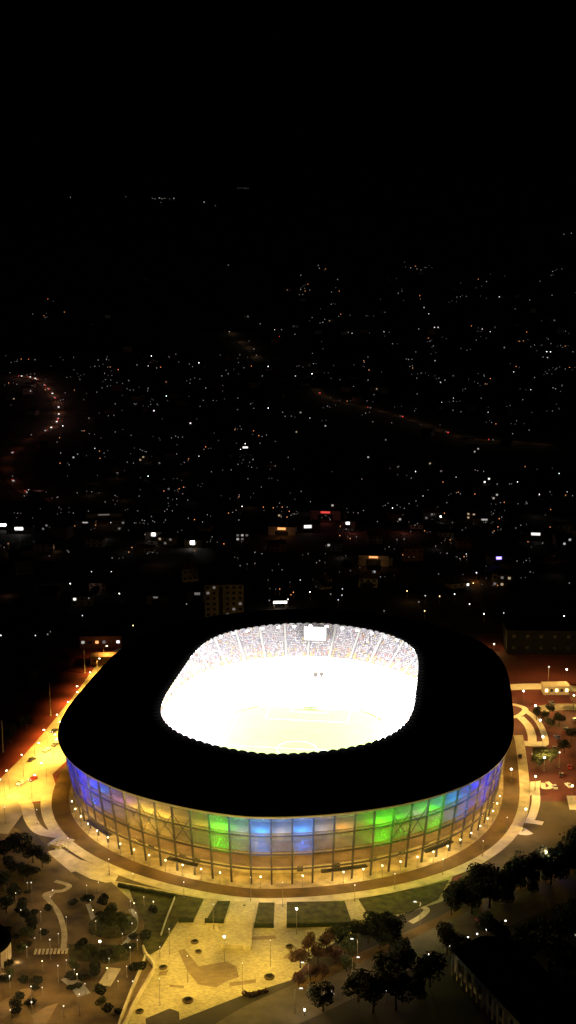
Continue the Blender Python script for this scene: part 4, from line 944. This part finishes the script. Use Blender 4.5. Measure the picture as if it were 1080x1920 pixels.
# ------------------------------------------------------------------ far street lamps: one mesh each, a post and a luminaire
PT = [(286, 375, 'm'), (291, 376, 'm'), (299, 374, 'b'), (304, 376, 'm'), (309, 375, 'm'), (318, 376, 'd'), (326, 375, 'b'), (302, 383, 'd'), (446, 356, 'd'), (452, 355, 'd'), (459, 356, 'm'), (465, 356, 'd'), (132, 373, 'm'), (236, 372, 'd'), (383, 382, 'b'), (404, 389, 'd'), (428, 501, 'm'), (430, 627, 'b'), (467, 645, 'd'), (476, 660, 'm'), (481, 672, 'm'), (488, 612, 'm'), (515, 623, 'b'), (528, 623, 'm'), (524, 636, 'r'), (1057, 443, 'm'), (1071, 441, 'm'),
      (564, 520, 'm'), (599, 507, 'm'), (633, 528, 'm'), (770, 506, 'm'), (782, 508, 'm'), (912, 532, 'm'), (1036, 513, 'm'), (795, 581, 'b'), (804, 593, 'b'), (904, 622, 'b'), (919, 627, 'b'), (660, 630, 'b'), (720, 627, 'b'), (653, 628, 'm'), (785, 622, 'm'), (806, 645, 'm'),
      (1025, 665, 'w'), (1032, 665, 'w'), (1074, 665, 'm'), (1018, 675, 'm'), (683, 685, 'm'), (993, 567, 'm'), (1035, 558, 'm'), (553, 632, 'm'), (736, 650, 'm'), (621, 575, 'm'), (284, 673, 'w'), (373, 686, 'w'), (278, 692, 'b'), (294, 696, 'm'), (503, 693, 'w'), (257, 690, 'm'),
      (200, 680, 'm'), (66, 680, 'm'), (312, 749, 'w'), (216, 764, 'm'), (166, 791, 'b'), (118, 806, 'w'), (59, 823, 'm'), (178, 849, 'b'), (146, 860, 'm'), (114, 858, 'm'), (278, 902, 'w'), (373, 864, 'b'), (460, 840, 'w'), (469, 847, 'b'), (451, 851, 'w'), (416, 711, 'm'), (428, 707, 'm'),
      (461, 711, 'm'), (492, 711, 'm'), (503, 772, 'w'), (530, 780, 'm'), (470, 764, 'm'), (446, 753, 'm'), (244, 738, 'm'), (24, 902, 'm'), (54, 928, 'b'), (46, 940, 'm'), (465, 907, 'm'), (585, 707, 'w'), (554, 711, 'b'), (690, 719, 'm'), (963, 703, 'b'), (1002, 714, 'm'), (995, 737, 'b'),
      (826, 723, 'b'), (834, 719, 'm'), (850, 753, 'b'), (828, 761, 'b'), (782, 745, 'm'), (849, 776, 'm'), (864, 779, 'm'), (915, 780, 'b'), (980, 756, 'm'), (992, 814, 'm'), (961, 821, 'm'), (581, 791, 'b'), (779, 893, 'w'), (771, 906, 'm'), (855, 904, 'b'), (970, 913, 'w'), (932, 917, 'm'),
      (955, 917, 'm'), (959, 917, 'm'), (1048, 897, 'w'), (1011, 937, 'w'), (1063, 932, 'b'), (793, 940, 'b'), (863, 936, 'm'), (619, 951, 'b'), (582, 951, 'm'), (105, 1001, 'w'), (112, 1002, 'w'), (208, 991, 'b'), (272, 1014, 'm'), (454, 960, 'w'), (389, 976, 'm'), (380, 990, 'm'), (448, 986, 'm'),
      (508, 1003, 'b'), (172, 1085, 'b'), (209, 1085, 'b'), (132, 1108, 'w'), (224, 1127, 'w'), (167, 1136, 'm'), (155, 1169, 'b'), (250, 1188, 'o'), (350, 1147, 'm'), (413, 1147, 'm'), (397, 1109, 'm'), (478, 1048, 'm'), (93, 1055, 'd'), (2, 1207, 'w'), (67, 1207, 'b'), (90, 1205, 'm'), (153, 1204, 'b'),
      (182, 1206, 'o'), (218, 1203, 'w'), (736, 963, 'w'), (826, 980, 'X'), (1012, 1010, 'b'), (729, 1058, 'r'), (950, 1058, 'm'), (917, 1056, 'b'), (893, 1087, 'w'), (887, 1107, 'o'), (862, 1060, 'm'), (874, 1051, 'b'), (763, 1122, 'o'), (797, 1131, 'b'), (852, 1128, 'w'), (824, 1132, 'o'), (880, 1147, 'w'),
      (907, 1166, 'w'), (944, 1164, 'b'), (1057, 1170, 'w'), (796, 1160, 'o'), (785, 1143, 'm'), (563, 1101, 'b'), (581, 1124, 'w'), (642, 1118, 'b'), (641, 1130, 'b'), (634, 1139, 'b'), (620, 1128, 'm'), (1067, 1107, 'm'), (540, 1138, 'w'), (780, 1045, 'm'), (838, 1050, 'm'), (660, 1163, 'd'),
      (95, 1200, 'd'), (505, 1140, 'm'), (770, 1008, 'd'), (700, 1100, 'd'), (720, 1160, 'm')]
rl = random.Random(8)
def along_streets(n, x0, y0, x1, y1):
    """n places of the photo, most of them in short rows like lamps along streets"""
    out = []
    while len(out) < n:
        cx, cy = rl.uniform(x0, x1), rl.uniform(y0, y1); a = rl.uniform(-.5, .5) + rl.choice((0, 0, 2.6, .5)); st = rl.uniform(5, 11)
        for k in range(rl.choice((1, 1, 1, 1, 2, 2, 3, 4))):
            px, py = cx + math.cos(a) * st * k + rl.gauss(0, 3), cy + math.sin(a) * st * k * .45 + rl.gauss(0, 2.2)
            if x0 <= px <= x1 and y0 <= py <= y1 and len(out) < n: out.append((px, py))
    return out
def boxes(n, x0, y0, x1, y1): return [(px, py, rl.choice('ddfffm')) for px, py in along_streets(n, x0, y0, x1, y1)]
PT += boxes(34, 540, 490, 1080, 700) + boxes(30, 0, 665, 420, 760) + boxes(30, 130, 740, 540, 960) + boxes(26, 560, 690, 1080, 800) + boxes(22, 540, 880, 1080, 960) + boxes(20, 0, 960, 540, 1080) + boxes(12, 560, 1020, 900, 1110) + boxes(6, 0, 565, 130, 610) + boxes(8, 420, 600, 560, 720)
PT = PT[:298]
LMAT = {'X': 'L_hot', 'w': 'L_white', 'b': 'L_mid', 'm': 'L_dim', 'd': 'L_faint', 'f': 'L_faint', 'o': 'L_warm', 'r': 'L_red'}
LSIZE = {'X': 1.5, 'w': .85, 'b': .8, 'm': .9, 'd': 1.0, 'f': .8, 'o': .8, 'r': .9}
LWORD = {'X': 'glaring white', 'w': 'bright white', 'b': 'white', 'm': 'dim white', 'd': 'faint', 'f': 'faint', 'o': 'warm orange', 'r': 'red'}
def far_lamp_mesh(kc, k, h=5.0):
    s = LSIZE[kc] * k; b = MB(); b.tube((0, 0, 0), (0, 0, h), .14, .09, 6, 0); b.lathe([(.1, 0), (s * .8, s * .4), (s, s), (s * .75, s * 1.6), (.05, s * 1.9)], (0, 0, h - .05), 8, 1)
    return b.mesh('street_lamp', [M['pole'], M[LMAT[kc]]])
FLM = {}
pts = []
for px, py, kc in PT:
    p = T(px, py)
    if p is None: continue
    pts.append((px, py, kc, p))
zl = {}
for t in pts: zl.setdefault((*zone(t[0], t[1]), LWORD[t[2]]), []).append(t)
for z_, lst in zl.items():
    lst.sort(key=lambda t: t[0])
    for i, (px, py, kc, p) in enumerate(lst):
        q = min(6, max(0, int((p[1] - 700) / 600))); key = (kc, q)
        if key not in FLM: FLM[key] = far_lamp_mesh(kc, .40 + .17 * q)
        o = link('street_lamp', FLM[key]); o.location = (p[0], p[1], p[2] - .2)
        tag(o, (f'{nth(i)} ' if len(lst) > 1 else '') + f'{z_[2]} street lamp' + (' from left' if len(lst) > 1 else '') + f' in the {z_[0]}, {z_[1]}', 'street lamp', 'street lamps of the dark town')
# the remaining faint lights of the far town: uncountable specks
b = MB()
for (x0, y0, x1, y1, n) in ((540, 490, 1080, 700, 110), (0, 665, 480, 770, 90), (100, 760, 560, 980, 130), (560, 690, 1080, 810, 80), (540, 880, 1080, 1000, 80), (0, 960, 420, 1060, 60), (580, 1030, 1000, 1110, 50), (0, 930, 1080, 1030, 90), (420, 1040, 620, 1130, 26), (0, 560, 130, 600, 8)):
    for px, py in along_streets(n, x0, y0, x1, y1):
        p = T(px, py)
        if p is None: continue
        s = .45 * .7 * (1 + (p[1] - 700) / 1400); b.tube((p[0], p[1], p[2] - .3), (p[0], p[1], p[2] + 4), .12, .08, 5, 0); b.lathe([(.1, 0), (s, s * .8), (.1, s * 1.6)], (p[0], p[1], p[2] + 4), 6, rl.choice((1, 1, 1, 1, 2, 2, 3)))
tag(b.build('distant_town_lights', [M['pole'], M['L_faint'], M['L_dim'], M['L_orange']]), 'faint specks of light scattered over the dark town and hillside', 'town lights', kind='stuff')

# ------------------------------------------------------------------ cars
def car_meshes(paint):
    prof = [(-2.15, .35), (-2.2, .75), (-1.95, .92), (-1.35, .98), (-.75, 1.42), (.55, 1.45), (1.15, 1.0), (1.9, .86), (2.15, .7), (2.15, .35)]
    b = MB(); n = len(prof); vs = []
    for y, k in ((-.86, 1), (.86, 1)):
        for x, z in prof: vs.append((x, y * (.82 if z > 1.2 else 1), z))
    b.add(vs, [tuple(range(n)), tuple(range(2 * n - 1, n - 1, -1))] + [(i, n + i, n + (i + 1) % n, (i + 1) % n) for i in range(n)])
    body = b.mesh('body', paint)
    g = MB(); g.add([(-1.3, -.74, 1.03), (-.78, -.66, 1.38), (.55, -.66, 1.41), (1.1, -.74, 1.05), (-1.3, .74, 1.03), (-.78, .66, 1.38), (.55, .66, 1.41), (1.1, .74, 1.05)], [(0, 3, 2, 1)[::-1], (4, 5, 6, 7)[::-1], (2, 3, 7, 6)[::-1], (0, 1, 5, 4)[::-1]])
    for i, v in enumerate(g.v): g.v[i] = (v[0] * 1.03, v[1] * 1.09, v[2] + .02)
    return body, g.mesh('windows', M['pane'])
WH = MB(); WH.tube((0, -.11, 0), (0, .11, 0), .33, .33, 12); WHm = WH.mesh('wheel', M['rubber'])
RM = MB(); RM.tube((0, -.125, 0), (0, .125, 0), .19, .19, 10); RMm = RM.mesh('rim', M['rim'])
HL = MB(); HL.box((0, 0, 0), (.12, .34, .16)); HLw = HL.mesh('headlight', M['L_white']); HL2 = MB(); HL2.box((0, 0, 0), (.12, .34, .14)); HLr = HL2.mesh('taillight', M['L_red'])
CM = {k: car_meshes(M['car' + k]) for k in ('white', 'silver', 'black', 'red', 'blue', 'grey')}
def car(px, py, rz, colr, label, group, world=None, scale=1.0):
    loc = world or (*G(px, py), .05); o = empty('car', loc, rz); tag(o, label, 'car', group); o.scale = (scale,) * 3
    link('body', CM[colr][0], o); link('windows', CM[colr][1], o)
    for sx in (-1.3, 1.35):
        for sy in (-.8, .8): w_ = link('wheel', WHm, o); w_.location = (sx, sy, .33); link('rim', RMm, w_)
    for sy in (-.6, .6):
        a = link('headlight', HLw, o); a.location = (2.14, sy, .68); a = link('taillight', HLr, o); a.location = (-2.19, sy, .75)
cl = [(60, 1426, 'black'), (104, 1398, 'grey'), (88, 1408, 'white'), (102, 1372, 'black'), (62, 1462, 'red'), (40, 1470, 'white'), (128, 1350, 'silver'), (150, 1318, 'white')]
for i, (px, py, c) in enumerate(sorted(cl)):
    car(px, py, R(60) if i % 2 else R(240), c, f'{c} car on the bright yellow road, {nth(i)} from the left', 'cars on the bright left road')
cl = [(1002, 1420, 'black'), (1040, 1405, 'grey'), (1062, 1370, 'black'), (1045, 1385, 'blue'), (1068, 1440, 'red'), (1052, 1455, 'black'), (1066, 1475, 'white'), (1040, 1478, 'silver'), (975, 1420, 'black'), (1035, 1320, 'grey'), (1078, 1352, 'silver')]
for i, (px, py, c) in enumerate(sorted(cl)):
    car(px, py, R(80 + 12 * (i % 3)), c, f'{c} car parked on the red ground, {nth(i)} from the left', 'cars parked right of the stadium')
cl = [(612, 1868, 'grey'), (905, 1726, 'black')]
for i, (px, py, c) in enumerate(cl): car(px, py, R(24), c, f'{c} car on the dim road ' + ('near the plaza' if i == 0 else 'below the tree belt'), 'cars on the dim road')

# hillside roads with traffic
def hill_road(pix, wd, m):
    p3 = [T(*p) for p in pix]; pts = smooth_line(p3, 8)
    return strip('hill_road', pts, wd, .6, m, [terrain(p[0], p[1]) for p in pts]), pts
_, ra_ = hill_road([(30, 706), (62, 710), (82, 722), (100, 742), (110, 765), (108, 790), (95, 805)], 16, M['redbrown'])
_, rb_ = hill_road([(95, 805), (60, 822), (30, 845), (12, 868), (22, 900), (50, 925), (92, 945)], 13, M['redbrown'])
_, rc_ = hill_road([(590, 728), (604, 742), (640, 755), (700, 768), (760, 785), (810, 802), (870, 822), (940, 828), (1040, 836)], 16, M['redbrown'])
_, rd_ = hill_road([(425, 618), (450, 640), (470, 655), (486, 680)], 18, M['redbrown'])
for pts_, n, pw, c in ((ra_, 9, 2000, (1, .5, .42)), (rb_, 8, 600, (1, .35, .28)), (rc_, 16, 420, (1, .7, .5)), (rd_, 4, 800, (1, .8, .6))):
    for k in range(n):
        p = pts_[int((k + .5) / n * len(pts_))]; light('road_glow', 'POINT', (p[0], p[1], terrain(p[0], p[1]) + 12), pw, c, None, .5)
k = 0
tr = [(pts_, t) for pts_, n in ((ra_, 13), (rb_, 4), (rc_, 5)) for t in [(j + random.uniform(.1, .9)) / n for j in range(n)]]
CARF = {}
def far_car_mesh(c):
    b = MB(); b.box((0, 0, .6), (4.4, 1.8, .7), 0, 0, .94); b.box((-.2, 0, 1.2), (2.3, 1.6, .6), 0, 0, .8)
    b.box((2.2, 0, .9), (.5, 1.8, .9), 0, 1); b.box((-2.2, 0, .9), (.5, 1.8, .9), 0, 2); return b.mesh('car', [M['carsilver'], M[c], M['L_red']])
fcm = {id(ra_): far_car_mesh('L_mid'), id(rb_): far_car_mesh('L_dim'), id(rc_): far_car_mesh('L_faint')}
names_ = {id(ra_): 'on the upper bend of the curving hill road', id(rb_): 'on the lower bend of the curving hill road', id(rc_): 'on the long faint hill road'}
cnts = {}
for pts_, t in tr:
    i0 = min(int(t * (len(pts_) - 1)), len(pts_) - 2); p, q = pts_[i0], pts_[i0 + 1]; a = math.atan2(q[1] - p[1], q[0] - p[0]) + (PI if random.random() < .5 else 0)
    c = cnts.get(id(pts_), 0); cnts[id(pts_)] = c + 1
    o = link('car', fcm[id(pts_)]); o.location = (p[0], p[1], terrain(p[0], p[1]) + .6); o.rotation_euler = (0, 0, a); o.scale = (1.2,) * 3
    tag(o, f'{nth(c)} distant car with shining lights {names_[id(pts_)]}', 'car', 'distant cars on the hill roads')
print('objects', len(bpy.data.objects))
